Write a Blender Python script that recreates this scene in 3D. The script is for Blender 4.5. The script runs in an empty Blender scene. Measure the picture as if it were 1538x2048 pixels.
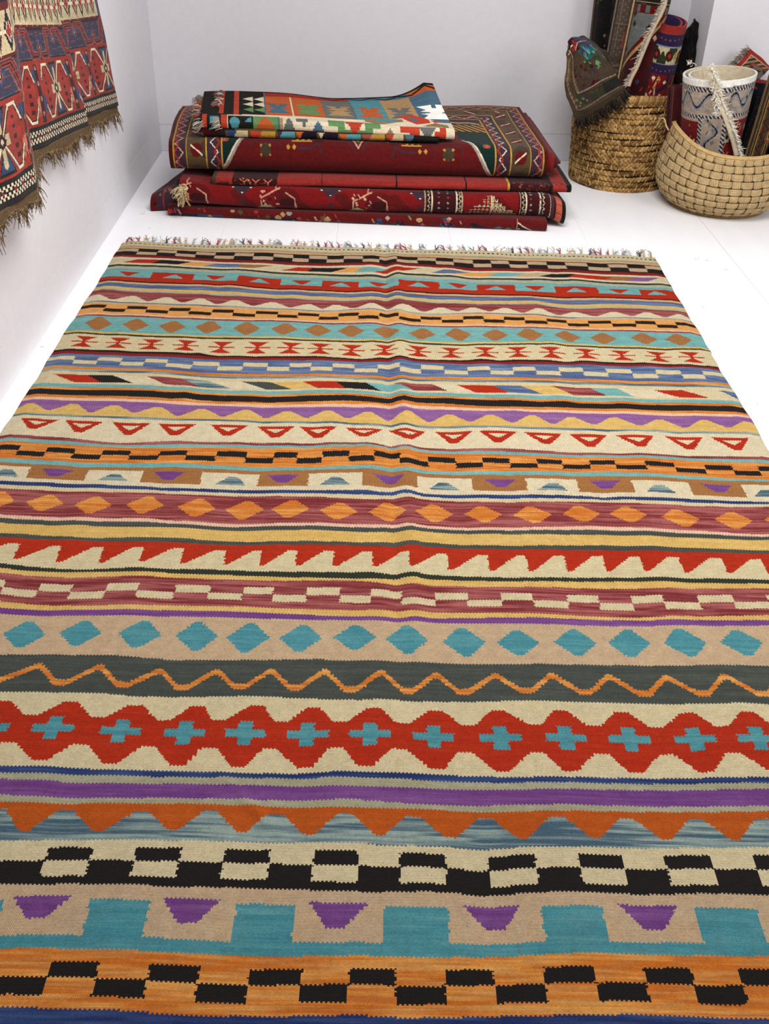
import bpy, math, random
import numpy as np
rng = np.random.default_rng(7)
random.seed(7)
PI = math.pi
W, H = 1538, 2048
scene = bpy.context.scene
COL = scene.collection
# ------------------------------------------------------------------ camera
F_PX, PITCH, ROLL, YAW, CAMZ = 1974.48212, .611842645, .0313143618, .0250486335, 1.3
cp, sp = math.cos(PITCH), math.sin(PITCH)
FW = np.array([math.sin(YAW)*cp, math.cos(YAW)*cp, -sp])
_r = np.array([math.cos(YAW), -math.sin(YAW), 0]); _u = np.cross(_r, FW)
RT = math.cos(ROLL)*_r + math.sin(ROLL)*_u
UP = -math.sin(ROLL)*_r + math.cos(ROLL)*_u
EYE = np.array([0, 0, CAMZ])

def at(px, py, axis=2, val=0.0):
    """point of the room seen at a photograph pixel, on the plane axis = val"""
    d = (px-W/2)/F_PX*RT - (py-H/2)/F_PX*UP + FW
    return EYE + (val-EYE[axis])/d[axis]*d

def Y(px, py, y): return at(px, py, 1, y)
def X(px, py, x): return at(px, py, 0, x)

def srgb(c):
    c = np.asarray(c, float)/255.
    return np.where(c <= .04045, c/12.92, ((c+.055)/1.055)**2.4)

# ------------------------------------------------------------------ helpers
def tag(o, label=None, cat=None, group=None, kind=None):
    if label: o['label'] = label
    if cat: o['category'] = cat
    if group: o['group'] = group
    if kind: o['kind'] = kind
    return o

def empty(name, loc, label, cat, group=None, kind=None):
    o = bpy.data.objects.new(name, None); COL.objects.link(o)
    o.location = loc; o.empty_display_size = .05
    return tag(o, label, cat, group, kind)

def link(name, me, mat, parent=None, smooth=True):
    me.materials.append(mat)
    me.polygons.foreach_set('use_smooth', np.full(len(me.polygons), bool(smooth)))
    o = bpy.data.objects.new(name, me); COL.objects.link(o)
    if parent is not None:
        o.parent = parent
        bpy.context.view_layer.update()
        o.matrix_parent_inverse = parent.matrix_world.inverted()
    return o

def mesh_np(name, verts, quads, colors=None):
    """verts (n,3), quads (m,4), colors (m,3) linear per face"""
    me = bpy.data.meshes.new(name)
    verts = np.asarray(verts, np.float32); quads = np.asarray(quads, np.int32)
    me.vertices.add(len(verts)); me.vertices.foreach_set('co', verts.ravel())
    me.loops.add(quads.size); me.loops.foreach_set('vertex_index', quads.ravel())
    me.polygons.add(len(quads))
    me.polygons.foreach_set('loop_start', np.arange(0, quads.size, 4, dtype=np.int32))
    me.update(calc_edges=True)
    if colors is not None:
        a = me.attributes.new('Col', 'FLOAT_COLOR', 'FACE')
        a.data.foreach_set('color', np.c_[np.asarray(colors, np.float32), np.ones(len(quads), np.float32)].ravel())
    return me

def grid_quads(n, m, off=0, flip=False):
    i, j = np.meshgrid(np.arange(n), np.arange(m), indexing='ij')
    a = i*(m+1)+j; q = np.stack([a, a+m+1, a+m+2, a+1], -1).reshape(-1, 4)+off
    return q[:, ::-1] if flip else q

def normals(P):
    du = np.gradient(P, axis=0); dv = np.gradient(P, axis=1)
    n = np.cross(du, dv); return n/np.maximum(np.linalg.norm(n, axis=-1, keepdims=True), 1e-9)

def slab(P, thick, col, back=None, edge=None, side=1):
    """solid cloth: P is the painted face (n+1,m+1,3); cloth thickness goes to the other side"""
    n, m = P.shape[0]-1, P.shape[1]-1
    N = normals(P)*side
    Q = P - N*thick
    nv = (n+1)*(m+1)
    V = np.concatenate([P.reshape(-1, 3), Q.reshape(-1, 3)])
    q1 = grid_quads(n, m, 0, side < 0); q2 = grid_quads(n, m, nv, side > 0)
    c1 = col.reshape(-1, 3)
    c2 = c1*.55 if back is None else np.broadcast_to(back, c1.shape)
    ring = [i*(m+1) for i in range(n+1)] + [n*(m+1)+j for j in range(1, m+1)] + \
           [i*(m+1)+m for i in range(n-1, -1, -1)] + [j for j in range(m-1, 0, -1)]
    ring = np.array(ring); nx = np.roll(ring, -1)
    q3 = np.stack([ring, nx, nx+nv, ring+nv], -1)
    if side > 0: q3 = q3[:, ::-1]
    if edge is None: edge = c1.mean(0)*.6
    c3 = np.broadcast_to(edge, (len(q3), 3))
    return V, np.concatenate([q1, q2, q3]), np.concatenate([c1, c2, c3])

def cat_mesh(parts):
    V, Q, Cc, o = [], [], [], 0
    for v, q, c in parts:
        V.append(v); Q.append(np.asarray(q)+o); Cc.append(c); o += len(v)
    return np.concatenate(V), np.concatenate(Q), np.concatenate(Cc)

def tube(pts, r, seg=6, col=(.5, .5, .5), cap=True, taper=None):
    """tube along pts (n,3)"""
    pts = np.asarray(pts, float); n = len(pts)
    t = np.gradient(pts, axis=0); t /= np.maximum(np.linalg.norm(t, axis=1, keepdims=True), 1e-9)
    ref = np.array([0, 0, 1.]) if abs(t[0, 2]) < .9 else np.array([1., 0, 0])
    a = np.cross(t, ref); a /= np.maximum(np.linalg.norm(a, axis=1, keepdims=True), 1e-9)
    b = np.cross(t, a)
    th = np.linspace(0, 2*PI, seg, endpoint=False)
    R = np.broadcast_to(np.asarray(r, float), (n,)) if np.ndim(r) else np.full(n, r)
    if taper is not None: R = R*taper
    V = pts[:, None] + R[:, None, None]*(np.cos(th)[None, :, None]*a[:, None] + np.sin(th)[None, :, None]*b[:, None])
    i, j = np.meshgrid(np.arange(n-1), np.arange(seg), indexing='ij')
    j2 = (j+1) % seg
    q = np.stack([i*seg+j, i*seg+j2, (i+1)*seg+j2, (i+1)*seg+j], -1).reshape(-1, 4)
    if cap:
        k = np.arange(0, seg-2, 2)
        c0 = np.stack([np.zeros_like(k), k+1, k+2, (k+3) % seg], -1)
        q = np.concatenate([q, c0[:, ::-1], c0+(n-1)*seg])
    col = np.asarray(col, float)
    c = np.broadcast_to(col, (len(q), 3)) if col.ndim == 1 else None
    if c is None:
        c = np.concatenate([np.repeat(col[:n-1], seg, 0), np.broadcast_to(col[0], (len(q)-(n-1)*seg, 3))])
    return V.reshape(-1, 3), q, c

def box(x0, x1, y0, y1, z0, z1):
    V = np.array([[x, y, z] for z in (z0, z1) for y in (y0, y1) for x in (x0, x1)])
    Q = np.array([[0, 2, 3, 1], [4, 5, 7, 6], [0, 1, 5, 4], [2, 6, 7, 3], [0, 4, 6, 2], [1, 3, 7, 5]])
    return V, Q, np.ones((6, 3))

def smooth1(a, s, axis=-1):
    if s <= 0: return a
    k = int(3*s)+1; x = np.arange(-k, k+1); w = np.exp(-x*x/(2*s*s)); w /= w.sum()
    return np.apply_along_axis(lambda r: np.convolve(np.pad(r, k, mode='edge'), w, 'valid'), axis, a)

def streaks(n, m, knots=18, sm=1.2, seed=0):
    """(n,m) noise, long along axis 0, changing from row to row along axis 1"""
    g = np.random.default_rng(seed)
    K = g.normal(size=(knots, m)); K = smooth1(K, sm, 1); K /= K.std()
    x = np.linspace(0, knots-1.001, n); i = x.astype(int); f = (x-i)[:, None]; f = f*f*(3-2*f)
    return K[i]*(1-f)+K[i+1]*f

# ------------------------------------------------------------------ materials
def nodes(name):
    m = bpy.data.materials.new(name); m.use_nodes = True
    nt = m.node_tree; b = nt.nodes['Principled BSDF']; return m, nt, b

def cloth_mat(name, period=(.0032, .002), bump=.35, var=.12, sheen=.0, dist=.0008, fuzz=900, sat=1.):
    m, nt, b = nodes(name); N = nt.nodes; L = nt.links
    at_ = N.new('ShaderNodeAttribute'); at_.attribute_name = 'Col'
    tc = N.new('ShaderNodeTexCoord')
    no = N.new('ShaderNodeTexNoise'); no.inputs['Scale'].default_value = fuzz; no.inputs['Detail'].default_value = 2
    L.new(tc.outputs['Object'], no.inputs['Vector'])
    no2 = N.new('ShaderNodeTexNoise'); no2.inputs['Scale'].default_value = 60; no2.inputs['Detail'].default_value = 3
    L.new(tc.outputs['Object'], no2.inputs['Vector'])
    ad = N.new('ShaderNodeMath'); ad.operation = 'ADD'; L.new(no.outputs['Fac'], ad.inputs[0]); L.new(no2.outputs['Fac'], ad.inputs[1])
    mr = N.new('ShaderNodeMapRange'); mr.inputs['From Min'].default_value = .6; mr.inputs['From Max'].default_value = 1.4
    mr.inputs['To Min'].default_value = 1-var; mr.inputs['To Max'].default_value = 1+var
    L.new(ad.outputs[0], mr.inputs['Value'])
    mx = N.new('ShaderNodeVectorMath'); mx.operation = 'SCALE'; L.new(at_.outputs['Color'], mx.inputs[0]); L.new(mr.outputs[0], mx.inputs['Scale'])
    L.new(mx.outputs[0], b.inputs['Base Color'])
    b.inputs['Roughness'].default_value = .95
    b.inputs['Specular IOR Level'].default_value = .12
    if sheen: b.inputs['Sheen Weight'].default_value = sheen
    bp = N.new('ShaderNodeBump'); bp.inputs['Strength'].default_value = bump; bp.inputs['Distance'].default_value = dist
    if period:
        sx = N.new('ShaderNodeSeparateXYZ'); L.new(tc.outputs['Object'], sx.inputs[0])
        def M(op, a, b_=None):
            n_ = N.new('ShaderNodeMath'); n_.operation = op
            for k, v in enumerate((a, b_)):
                if v is None: continue
                if isinstance(v, (int, float)): n_.inputs[k].default_value = v
                else: L.new(v, n_.inputs[k])
            return n_.outputs[0]
        row = M('FLOOR', M('DIVIDE', sx.outputs['Y'], period[1]))
        ph = M('ADD', M('MULTIPLY', sx.outputs['X'], 2*PI/period[0]), M('MULTIPLY', row, PI))
        s1 = M('SINE', ph)
        s2 = M('ABSOLUTE', M('SINE', M('MULTIPLY', sx.outputs['Y'], PI/period[1])))
        hgt = M('ADD', M('MULTIPLY', s1, .45), M('ADD', M('MULTIPLY', s2, .7), M('MULTIPLY', no.outputs['Fac'], .7)))
        wv = M('ADD', M('MULTIPLY', M('MULTIPLY', s1, s2), .10), M('ADD', M('MULTIPLY', s2, .16), .90))
        L.new(M('MULTIPLY', mr.outputs[0], wv), mx.inputs['Scale'])
        L.new(hgt, bp.inputs['Height'])
    else:
        L.new(ad.outputs[0], bp.inputs['Height'])
    L.new(bp.outputs[0], b.inputs['Normal'])
    return m

M_KILIM = cloth_mat('flatwoven_wool', bump=.8, dist=.0013, var=.15)
M_PILE = cloth_mat('knotted_wool_pile', period=None, bump=.7, var=.22, sheen=.08, dist=.004, fuzz=420)
M_YARN = cloth_mat('yarn', period=None, bump=.3, var=.2, fuzz=1500)
M_FIBRE = cloth_mat('plant_fibre', period=None, bump=.5, var=.3, dist=.0015, fuzz=500)

def paint_mat(name, col, rough=.6, bump=.08, scale=30, grain=None, spec=.3):
    m, nt, b = nodes(name); N = nt.nodes; L = nt.links
    tc = N.new('ShaderNodeTexCoord'); no = N.new('ShaderNodeTexNoise'); no.inputs['Scale'].default_value = scale; no.inputs['Detail'].default_value = 6
    mp = N.new('ShaderNodeMapping'); L.new(tc.outputs['Object'], mp.inputs[0])
    if grain: mp.inputs['Scale'].default_value = grain
    L.new(mp.outputs[0], no.inputs['Vector'])
    cr = N.new('ShaderNodeValToRGB'); c = srgb(col)
    cr.color_ramp.elements[0].position = .35; cr.color_ramp.elements[0].color = (*(c*.97), 1)
    cr.color_ramp.elements[1].position = .65; cr.color_ramp.elements[1].color = (*c, 1)
    L.new(no.outputs['Fac'], cr.inputs[0]); L.new(cr.outputs[0], b.inputs['Base Color'])
    b.inputs['Roughness'].default_value = rough; b.inputs['Specular IOR Level'].default_value = spec
    bp = N.new('ShaderNodeBump'); bp.inputs['Strength'].default_value = bump; bp.inputs['Distance'].default_value = .002
    L.new(no.outputs['Fac'], bp.inputs['Height']); L.new(bp.outputs[0], b.inputs['Normal'])
    return m

M_WALL = paint_mat('white_wall_paint', (218, 216, 221), .7)
M_FLOOR = paint_mat('white_floor_paint', (240, 240, 244), .42, .12, 14, (1, .25, 1))
M_GROOVE = paint_mat('dark_gap', (120, 116, 112), .9)
M_SCUFF = paint_mat('grey_scuff', (150, 150, 152), .8)

# ------------------------------------------------------------------ room
XW, YB, HB = -.97571, 4.76738, .119
XP, YP = 1.382, 4.45

def solid(name, boxes, mat, kind='structure', parent=None, smooth=False):
    V, Q, c = cat_mesh([box(*b) for b in boxes])
    return tag(link(name, mesh_np(name, V, Q), mat, parent, smooth), kind=kind if parent is None else None)

# floor boards run towards the back wall; thin gaps between them
xs = [XW-.3, -.556, -.12, .31, .83, 1.3455, 1.86, 2.4, 2.95]
g = .0009
boards = []
for a, b_ in zip(xs[:-1], xs[1:]):
    boards.append((a+g*(1 if abs(a-1.3455) < .01 else .25), b_-g*(1 if abs(b_-1.3455) < .01 else .25), -.6, YB+.2, -.03, 0))
# the board under the round basket is cut across
bb = []
for b_ in boards:
    if b_[0] < 1.4 < b_[1]:
        bb += [(b_[0], b_[1], b_[2], 4.099, -.03, 0), (b_[0], b_[1], 4.1008, b_[3], -.03, 0)]
    else: bb.append(b_)
solid('floor', bb, M_FLOOR)
solid('floor_underlay', [(XW-.3, 2.95, -.6, YB+.2, -.06, -.031)], M_GROOVE)
solid('trim_2', [(XW-.19, XW-.002, -.6, YB, HB-.001, HB+.003), (XW-.1, XP, YB+.002, YB+.19, HB-.001, HB+.003)], M_GROOVE)
solid('wall_left', [(XW-.2, XW-.0006, -.6, YB, HB+.0012, 2.6)], M_WALL)
solid('baseboard_left', [(XW-.2, XW, -.6, YB, 0.0012, HB)], M_WALL)
solid('wall_back', [(XW-.2, XP+.01, YB+.0006, YB+.2, HB+.0012, 2.6)], M_WALL)
solid('baseboard_back', [(XW-.2, XP, YB, YB+.2, .0012, HB)], M_WALL)
solid('wall_right', [(XP, 2.95, YP, YB+.2, 0.0012, 2.6)], M_WALL)
for o in list(COL.objects):
    if o.name == 'floor_underlay': o.name = 'trim_1'
# scuffs and specks on the paint
sc = []
for px, py, l, a in [(1391, 519, .010, .3), (1397, 516, .008, .9), (1414, 521, .014, -.2), (1452, 539, .012, -.3), (285, 428, .02, .2), (288, 424, .012, .9),
                     (299, 457, .008, .1), (84, 694, .012, .1), (59, 711, .006, 1.), (1515, 809, .008, .7), (1406, 614, .010, -.7)]:
    c = at(px, py); d = np.array([math.cos(a), math.sin(a), 0])*l/2
    pts = [c-d+[0, 0, .0003], c+[0, .001, .0003], c+d+[0, 0, .0003]]
    sc.append(tube(pts, .0009, 5))
V, Q, c_ = cat_mesh(sc)
tag(link('scuff_mark', mesh_np('scuff', V, Q), M_SCUFF), 'small grey scuffs and specks scattered on the white floor', 'scuff', kind='stuff')

# ------------------------------------------------------------------ the big kilim
RA, XL, XR, VF, VN = .015406, -.95620, .99881, 3.52452, .50
ca, sa = math.cos(RA), math.sin(RA)
def to_rug(P): return ca*P[0]-sa*P[1], sa*P[0]+ca*P[1]
def from_rug(u, v): return ca*u+sa*v, -sa*u+ca*v

PAL = dict(
 cream=(222, 207, 168), tan=(206, 178, 146), peach=(232, 180, 132), black=(34, 30, 31), brownblack=(44, 26, 20),
 red=(184, 46, 20), dred=(140, 36, 34), burg=(132, 50, 54), teal=(76, 148, 164), turq=(116, 178, 182),
 orange=(214, 120, 46), lorange=(234, 168, 92), rust=(194, 88, 26), yellow=(226, 186, 104), purple=(118, 66, 140),
 lilac=(142, 92, 158), brown=(168, 114, 66), blue=(82, 102, 148), slate=(78, 106, 126), dgreen=(72, 78, 74),
 green=(50, 56, 46), greige=(172, 168, 140), sage=(184, 188, 164), pink=(240, 200, 176), navy=(40, 56, 110), lcream=(230, 217, 186))
ALT = dict(burg=((182, 104, 104), .42), blue=((128, 152, 190), .34), slate=((160, 180, 176), .5), orange=((240, 172, 92), .36), purple=((150, 102, 168), .18),
 lilac=((176, 130, 178), .18), teal=((112, 176, 184), .2), turq=((150, 202, 200), .2), rust=((210, 108, 40), .12), yellow=((236, 206, 140), .2),
 cream=((232, 220, 188), .12), tan=((216, 190, 158), .12), dgreen=((98, 104, 98), .16), navy=((76, 100, 156), .25), red=((206, 64, 32), .12),
 brown=((184, 132, 84), .12), lorange=((240, 184, 116), .15), greige=((190, 190, 170), .2))
NAMES = list(PAL); ID = {n: i for i, n in enumerate(NAMES)}

# every line between two bands: pixels of the photograph, turned into points of the floor
KL = [
 [(248.6,487.8),(440,495.6),(640,499.5),(760,506.8),(960,511.2),(1160,517),(1310,519)],
 [(229.7,515.8),(250,519),(340,522.3),(440,528.8),(540,530),(640,534.4),(705,533),(760,535),(960,546),(1060,548.3),(1160,550.2),(1260,553.5),(1330,556.7)],
 [(216,536),(340,541),(440,545.7),(473,544.4),(540,549),(640,553),(760,559),(800,556),(960,562.8),(1060,566),(1160,567),(1260,573),(1342,574.7)],
 [(198,566.5),(340,573),(440,576),(455,573.9),(500,579),(540,580.4),(640,584),(760,590.2),(820,590),(960,594.4),(1060,597),(1090,599),(1160,599.6),(1260,603.5),(1359.5,605.5)],
 [(185,584),(340,591.6),(440,595.7),(540,598.6),(640,602.2),(760,607.7),(820,606),(960,613.3),(1077,612.6),(1100,617),(1160,620.4),(1260,623),(1370,627)],
 [(169,608.7),(240,611.3),(340,615.2),(440,618.5),(540,621),(640,625.4),(700,623.5),(760,628),(850,632.4),(960,632),(1080,634),(1100,638),(1160,639.3),(1260,642.5),(1330,644),(1380,647.7)],
 [(153.6,636.7),(240,638),(340,642.5),(440,645.8),(540,646.4),(640,650.3),(700,653.7),(770,658.8),(850,657),(960,660.7),(1060,660),(1160,664.6),(1260,668.5),(1396,675)],
 [(131,671),(200,675.6),(340,681),(440,682.4),(540,684.7),(640,687.3),(760,693.5),(790,691.5),(960,696.7),(1060,694.6),(1075,695.8),(1105,693.5),(1135,698.8),(1160,698.8),(1338,706.8),(1416.7,706)],
 [(109,702),(200,706.4),(380,711),(398,708),(415,713),(440,716.2),(540,718),(560,718.8),(600,716),(640,718),(740,725),(790,719.6),(850,723.7),(960,723.7),(1000,727),(1018,725),(1100,726.3),(1135,729.6),(1160,727),(1338,733.5),(1400,737),(1438,736.5)],
 [(104,712),(200,716),(440,723),(540,725.7),(640,725.7),(755,732),(790,727),(960,733.5),(1060,734.8),(1160,735.4),(1338,740),(1438,743.9)],
 [(89.7,736.7),(200,741.3),(440,751),(540,751.3),(640,753.4),(760,758),(960,760),(1060,761.4),(1160,763.4),(1338,769.2),(1456,769.9)],
 [(61,781.6),(100,784.8),(200,787.4),(340,792),(370,789),(400,793),(440,794.6),(540,796.5),(640,797.8),(700,796.4),(760,802),(800,799),(960,805.6),(1030,806),(1080,810),(1135,808),(1160,811.5),(1338,814.7),(1487,818)],
 [(50.7,793.7),(200,799),(340,804),(370,801),(400,805),(440,807),(540,808),(640,809.5),(700,807.5),(760,811.8),(800,808),(960,818),(1060,820),(1160,821),(1338,825.8),(1492.7,829)],
 [(44,804.3),(200,809.5),(440,816.7),(640,820.6),(760,821.9),(800,821),(960,828.4),(1030,827),(1060,830),(1160,831.6),(1338,836),(1498.6,838.8)],
 [(24.7,835.5),(200,842),(440,849.2),(520,850.8),(640,852.5),(760,861),(800,859.2),(1030,863.6),(1290,870),(1518,874)],
 [(0,874.6),(118,880),(237,891),(338,887),(406,891.5),(520,891.5),(730,892.5),(767,899),(848,899),(949,903.7),(1030,906),(1153,911),(1356,916),(1538,918.6)],
 [(0,887.5),(169,897),(338,901),(520,902.5),(730,900),(767,905),(900,911),(1024,918.6),(1221,920.6),(1538,931.4)],
 [(0,923),(169,930.7),(331,931.4),(520,941.6),(640,941),(730,937.5),(767,941.6),(882,946.6),(1024,950.5),(1221,950),(1538,965)],
 [(0,931.4),(169,939.5),(331,940),(515,948.3),(730,945),(767,949),(1024,957.8),(1221,958.5),(1538,968.6)],
 [(0,968),(169,973.7),(304,978.7),(324,983),(515,985.5),(640,989),(730,986.5),(760,991.6),(797,986),(848,992.3),(1024,997),(1170,998),(1207,1002),(1240,999),(1538,1009)],
 [(0,983.8),(169,989),(304,991.6),(338,995.7),(515,998),(747,1006.5),(797,1000.7),(848,1004),(1024,1012),(1187,1010),(1390,1017.6),(1538,1019)],
 [(0,1034.5),(169,1042),(297,1043.7),(338,1049.7),(515,1053.5),(747,1056.5),(797,1051.4),(848,1056.5),(1024,1063),(1187,1059),(1390,1066.6),(1538,1074)],
 [(0,1051.4),(169,1058),(297,1061.6),(515,1067.5),(747,1071.7),(797,1066.6),(1024,1076),(1221,1076.8),(1538,1085)],
 [(0,1071.7),(57,1073.4),(169,1081.9),(294,1081.9),(515,1090),(747,1092),(797,1087),(1024,1099),(1221,1097),(1538,1105.5)],
 [(0,1080),(169,1087.6),(294,1091),(515,1096.8),(764,1099),(797,1096),(1024,1106.5),(1221,1107),(1538,1112)],
 [(0,1133.6),(169,1144),(264,1142.7),(338,1146),(406,1145),(515,1150),(747,1151),(767,1154.5),(804,1151),(1024,1163),(1228,1159.6),(1538,1164.7)],
 [(0,1143.7),(264,1151),(515,1159.6),(767,1164.7),(804,1161),(1024,1170.5),(1228,1167.4),(1538,1174)],
 [(0,1152.8),(169,1159.6),(264,1159.6),(515,1169),(696,1166),(760,1173),(1024,1181),(1538,1183)],
 [(0,1208),(169,1217),(338,1218.8),(515,1222),(760,1227),(1024,1233.5),(1288,1239),(1538,1237)],
 [(0,1221),(169,1225),(515,1232),(760,1240),(1024,1242),(1538,1247)],
 [(0,1233),(338,1240.6),(515,1244),(760,1247),(1024,1255),(1538,1258)],
 [(0,1315),(220,1318),(338,1325),(515,1327),(628,1324),(780,1329.5),(1024,1334.7),(1538,1338)],
 [(0,1391),(203,1394),(270,1398.8),(515,1398),(730,1408),(767,1404.5),(814,1409),(1024,1407.5),(1322,1414.7),(1538,1416)],
 [(0,1538),(169,1542),(203,1544),(515,1551),(713,1550),(848,1553),(1024,1561.7),(1538,1562.4)],
 [(0,1551.6),(338,1560),(515,1560.5),(713,1561.7),(1024,1572.8),(1538,1573.5)],
 [(0,1563.4),(203,1572),(515,1575.5),(713,1578.6),(1024,1587),(1538,1585.4)],
 [(0,1595.5),(203,1602),(515,1604),(713,1605.7),(848,1615.8),(1024,1617),(1322,1619),(1538,1618.5)],
 [(0,1609.7),(338,1614),(515,1616),(760,1622.6),(1024,1631),(1538,1629)],
 [(0,1686.4),(118,1684),(287,1689),(515,1688.6),(730,1691.8),(767,1699),(814,1696.6),(949,1703.7),(1024,1702),(1322,1704),(1538,1698.6)],
 [(0,1773),(135,1773),(270,1778.7),(372,1782),(515,1779.5),(747,1790.6),(848,1789),(949,1795.6),(1024,1794),(1153,1792),(1288,1798),(1457,1793),(1538,1794)],
 [(0,1904),(44,1900),(203,1907),(515,1917.5),(713,1916),(848,1921.7),(1024,1918.5),(1153,1915),(1288,1918),(1538,1918)],
 [(0,2019.8),(203,2025.5),(338,2035.7),(515,2036.5),(713,2034.6),(814,2042),(1024,2038.7),(1221,2038),(1538,2042)],
]
NU, NV = 612, 1520
ug = np.linspace(XL, XR, NU+1); vg = np.linspace(VF, VN, NV+1)
uc = (ug[1:]+ug[:-1])/2; vc = (vg[1:]+vg[:-1])/2
KV = []
for pts in KL:
    a = np.array([to_rug(at(*p)) for p in pts]); o = np.argsort(a[:, 0])
    k = np.interp(uc, a[o, 0], a[o, 1])
    KV.append(smooth1(k, 3.0))
KV[0][:] = VF
for i in range(1, len(KV)): KV[i] = np.minimum(KV[i], KV[i-1]-.002)
# beyond the frame the stripes simply go on
for d in (.03, .03, .05, .06): KV.append(KV[-1]-d)
KV = np.array(KV)
NB = len(KV)-1

def ux(px, k, t):
    """rug coordinate u of a motif seen at pixel column px inside band k at relative depth t"""
    px = np.atleast_1d(np.asarray(px, float)); lo = np.full(px.shape, XL-.5); hi = np.full(px.shape, XR+.5)
    for _ in range(30):
        mid = (lo+hi)/2
        v = np.interp(mid, uc, KV[k]*(1-t)+KV[k+1]*t)
        x, y = from_rug(mid, v)
        d = np.stack([x-EYE[0], y-EYE[1], np.full_like(x, -EYE[2])], -1)
        q = W/2+F_PX*(d@RT)/(d@FW)
        lo = np.where(q < px, mid, lo); hi = np.where(q < px, hi, mid)
    return (lo+hi)/2

def stripes(*s):
    """s: (t_end, colour), ..."""
    def f(k, U, T):
        out = np.full(U.shape, ID[s[-1][1]])
        for te, c in reversed(s): out = np.where(T < te, ID[c], out)
        return out
    return f

def checks(base, px, t1, t2, t3, on, off_, first=1, mid=None):
    """two rows of staggered checks; rows t1..t2 and t2..t3, colour on; first=1 starts with an upper one"""
    def f(k, U, T):
        out = base(k, U, T)
        b = ux(px, k, (t1+t3)/2)
        n = np.searchsorted(b, U)
        up = ((n+(0 if first else 1)) % 2 == 0)
        r1 = (T >= t1) & (T < t2); r2 = (T >= t2) & (T < t3)
        out = np.where(r1, np.where(up, ID[on], ID[off_]), out)
        out = np.where(r2, np.where(up, ID[off_], ID[on]), out)
        return out
    return f

def mountains(base, peaks, tp, tv, low, flat=.16, jit=.03):
    """colour low below a wavy line with its peaks at the given columns"""
    def f(k, U, T):
        out = base(k, U, T)
        p = ux(peaks, k, (tp+tv)/2)
        g_ = np.random.default_rng(k)
        xs_, ts_ = [], []
        w0 = np.diff(p).mean()
        pts = np.concatenate([[p[0]-w0], p, [p[-1]+w0]])
        for i in range(len(pts)-1):
            a, b_ = pts[i], pts[i+1]; w = b_-a; j = g_.uniform(-jit, jit, 2)
            xs_ += [a-flat*w/2, a+flat*w/2, a+w/2-flat*w/3, a+w/2+flat*w/3]
            ts_ += [tp+j[0], tp+j[0], tv+j[1], tv+j[1]]
        line = np.interp(U, xs_, ts_)
        return np.where((T > line) & (out == out), np.where(T > line, np.where(np.isin(out, [ID[c] for c in base_keep(base)]), out, ID[low]), out), out)
    return f
def base_keep(b): return getattr(b, 'keep', [])

def diamonds(base, cx, hw, t0, t1, c, k_flat=.16):
    def f(k, U, T):
        out = base(k, U, T); tm = (t0+t1)/2
        p = ux(cx, k, tm); h = (ux([x+hw for x in cx], k, tm)-ux([x-hw for x in cx], k, tm))/2
        g_ = np.random.default_rng(100+k)
        i = np.clip(np.searchsorted((p[1:]+p[:-1])/2, U), 0, len(p)-1)
        jh = g_.uniform(.92, 1.08, len(p)); jt = g_.uniform(-.03, .03, len(p)); js = g_.uniform(-.12, .12, len(p))
        a = np.abs(T-tm-jt[i])/((t1-t0)/2*jh[i])
        x = np.abs(U-p[i]-js[i]*h[i]*(T-tm)/((t1-t0)/2))/h[i]
        return np.where((x+a*(1-k_flat) < 1) & (a < 1), ID[c], out)
    return f

def tris(base, cx, hw, t0, t1, c, down=True, tip=.12, hole=None):
    def f(k, U, T):
        out = base(k, U, T); tm = t0 if down else t1
        p = ux(cx, k, tm); h = (ux([x+hw for x in cx], k, tm)-ux([x-hw for x in cx], k, tm))/2
        i = np.clip(np.searchsorted((p[1:]+p[:-1])/2, U), 0, len(p)-1)
        g_ = np.random.default_rng(200+k); jh = g_.uniform(.9, 1.05, len(p)); sk = g_.uniform(-.12, .12, len(p))
        s = (T-t0)/(t1-t0) if down else (t1-T)/(t1-t0)
        s = s/jh[i]
        x = np.abs(U-p[i]-sk[i]*h[i]*s)/h[i]
        ins = (s >= 0) & (s <= 1) & (x < 1-(1-tip)*s)
        out = np.where(ins, ID[c], out)
        if hole:
            s2 = (s-.24)/.34; ins = (s2 >= 0) & (s2 <= 1) & (x < .50*(1-.9*s2))
            out = np.where(ins, ID[hole], out)
        return out
    return f

def boxes(base, px, t0, t1, ca_, cb, first_a=True):
    def f(k, U, T):
        out = base(k, U, T); b = ux(px, k, (t0+t1)/2); n = np.searchsorted(b, U) % 2
        a = (n == 0) if first_a else (n == 1)
        ins = (T >= t0) & (T < t1)
        return np.where(ins, np.where(a, ID[ca_], ID[cb]), out)
    return f

def lozenges(base, seq, t0, t1):
    """seq: colours and slanted boundaries (x at top, x at bottom), alternating, colour first"""
    cols = seq[0::2]; bd = seq[1::2]
    def f(k, U, T):
        out = base(k, U, T); ins = (T >= t0) & (T < t1)
        a = ux([b[0] for b in bd], k, t0); c = ux([b[1] for b in bd], k, t1)
        s = np.clip((T-t0)/(t1-t0), 0, 1)
        n = np.zeros(U.shape, int)
        for x0, x1 in zip(a, c): n += (U > x0*(1-s)+x1*s)
        cid = np.array([ID[c_] for c_ in cols])
        return np.where(ins, cid[n], out)
    return f

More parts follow.
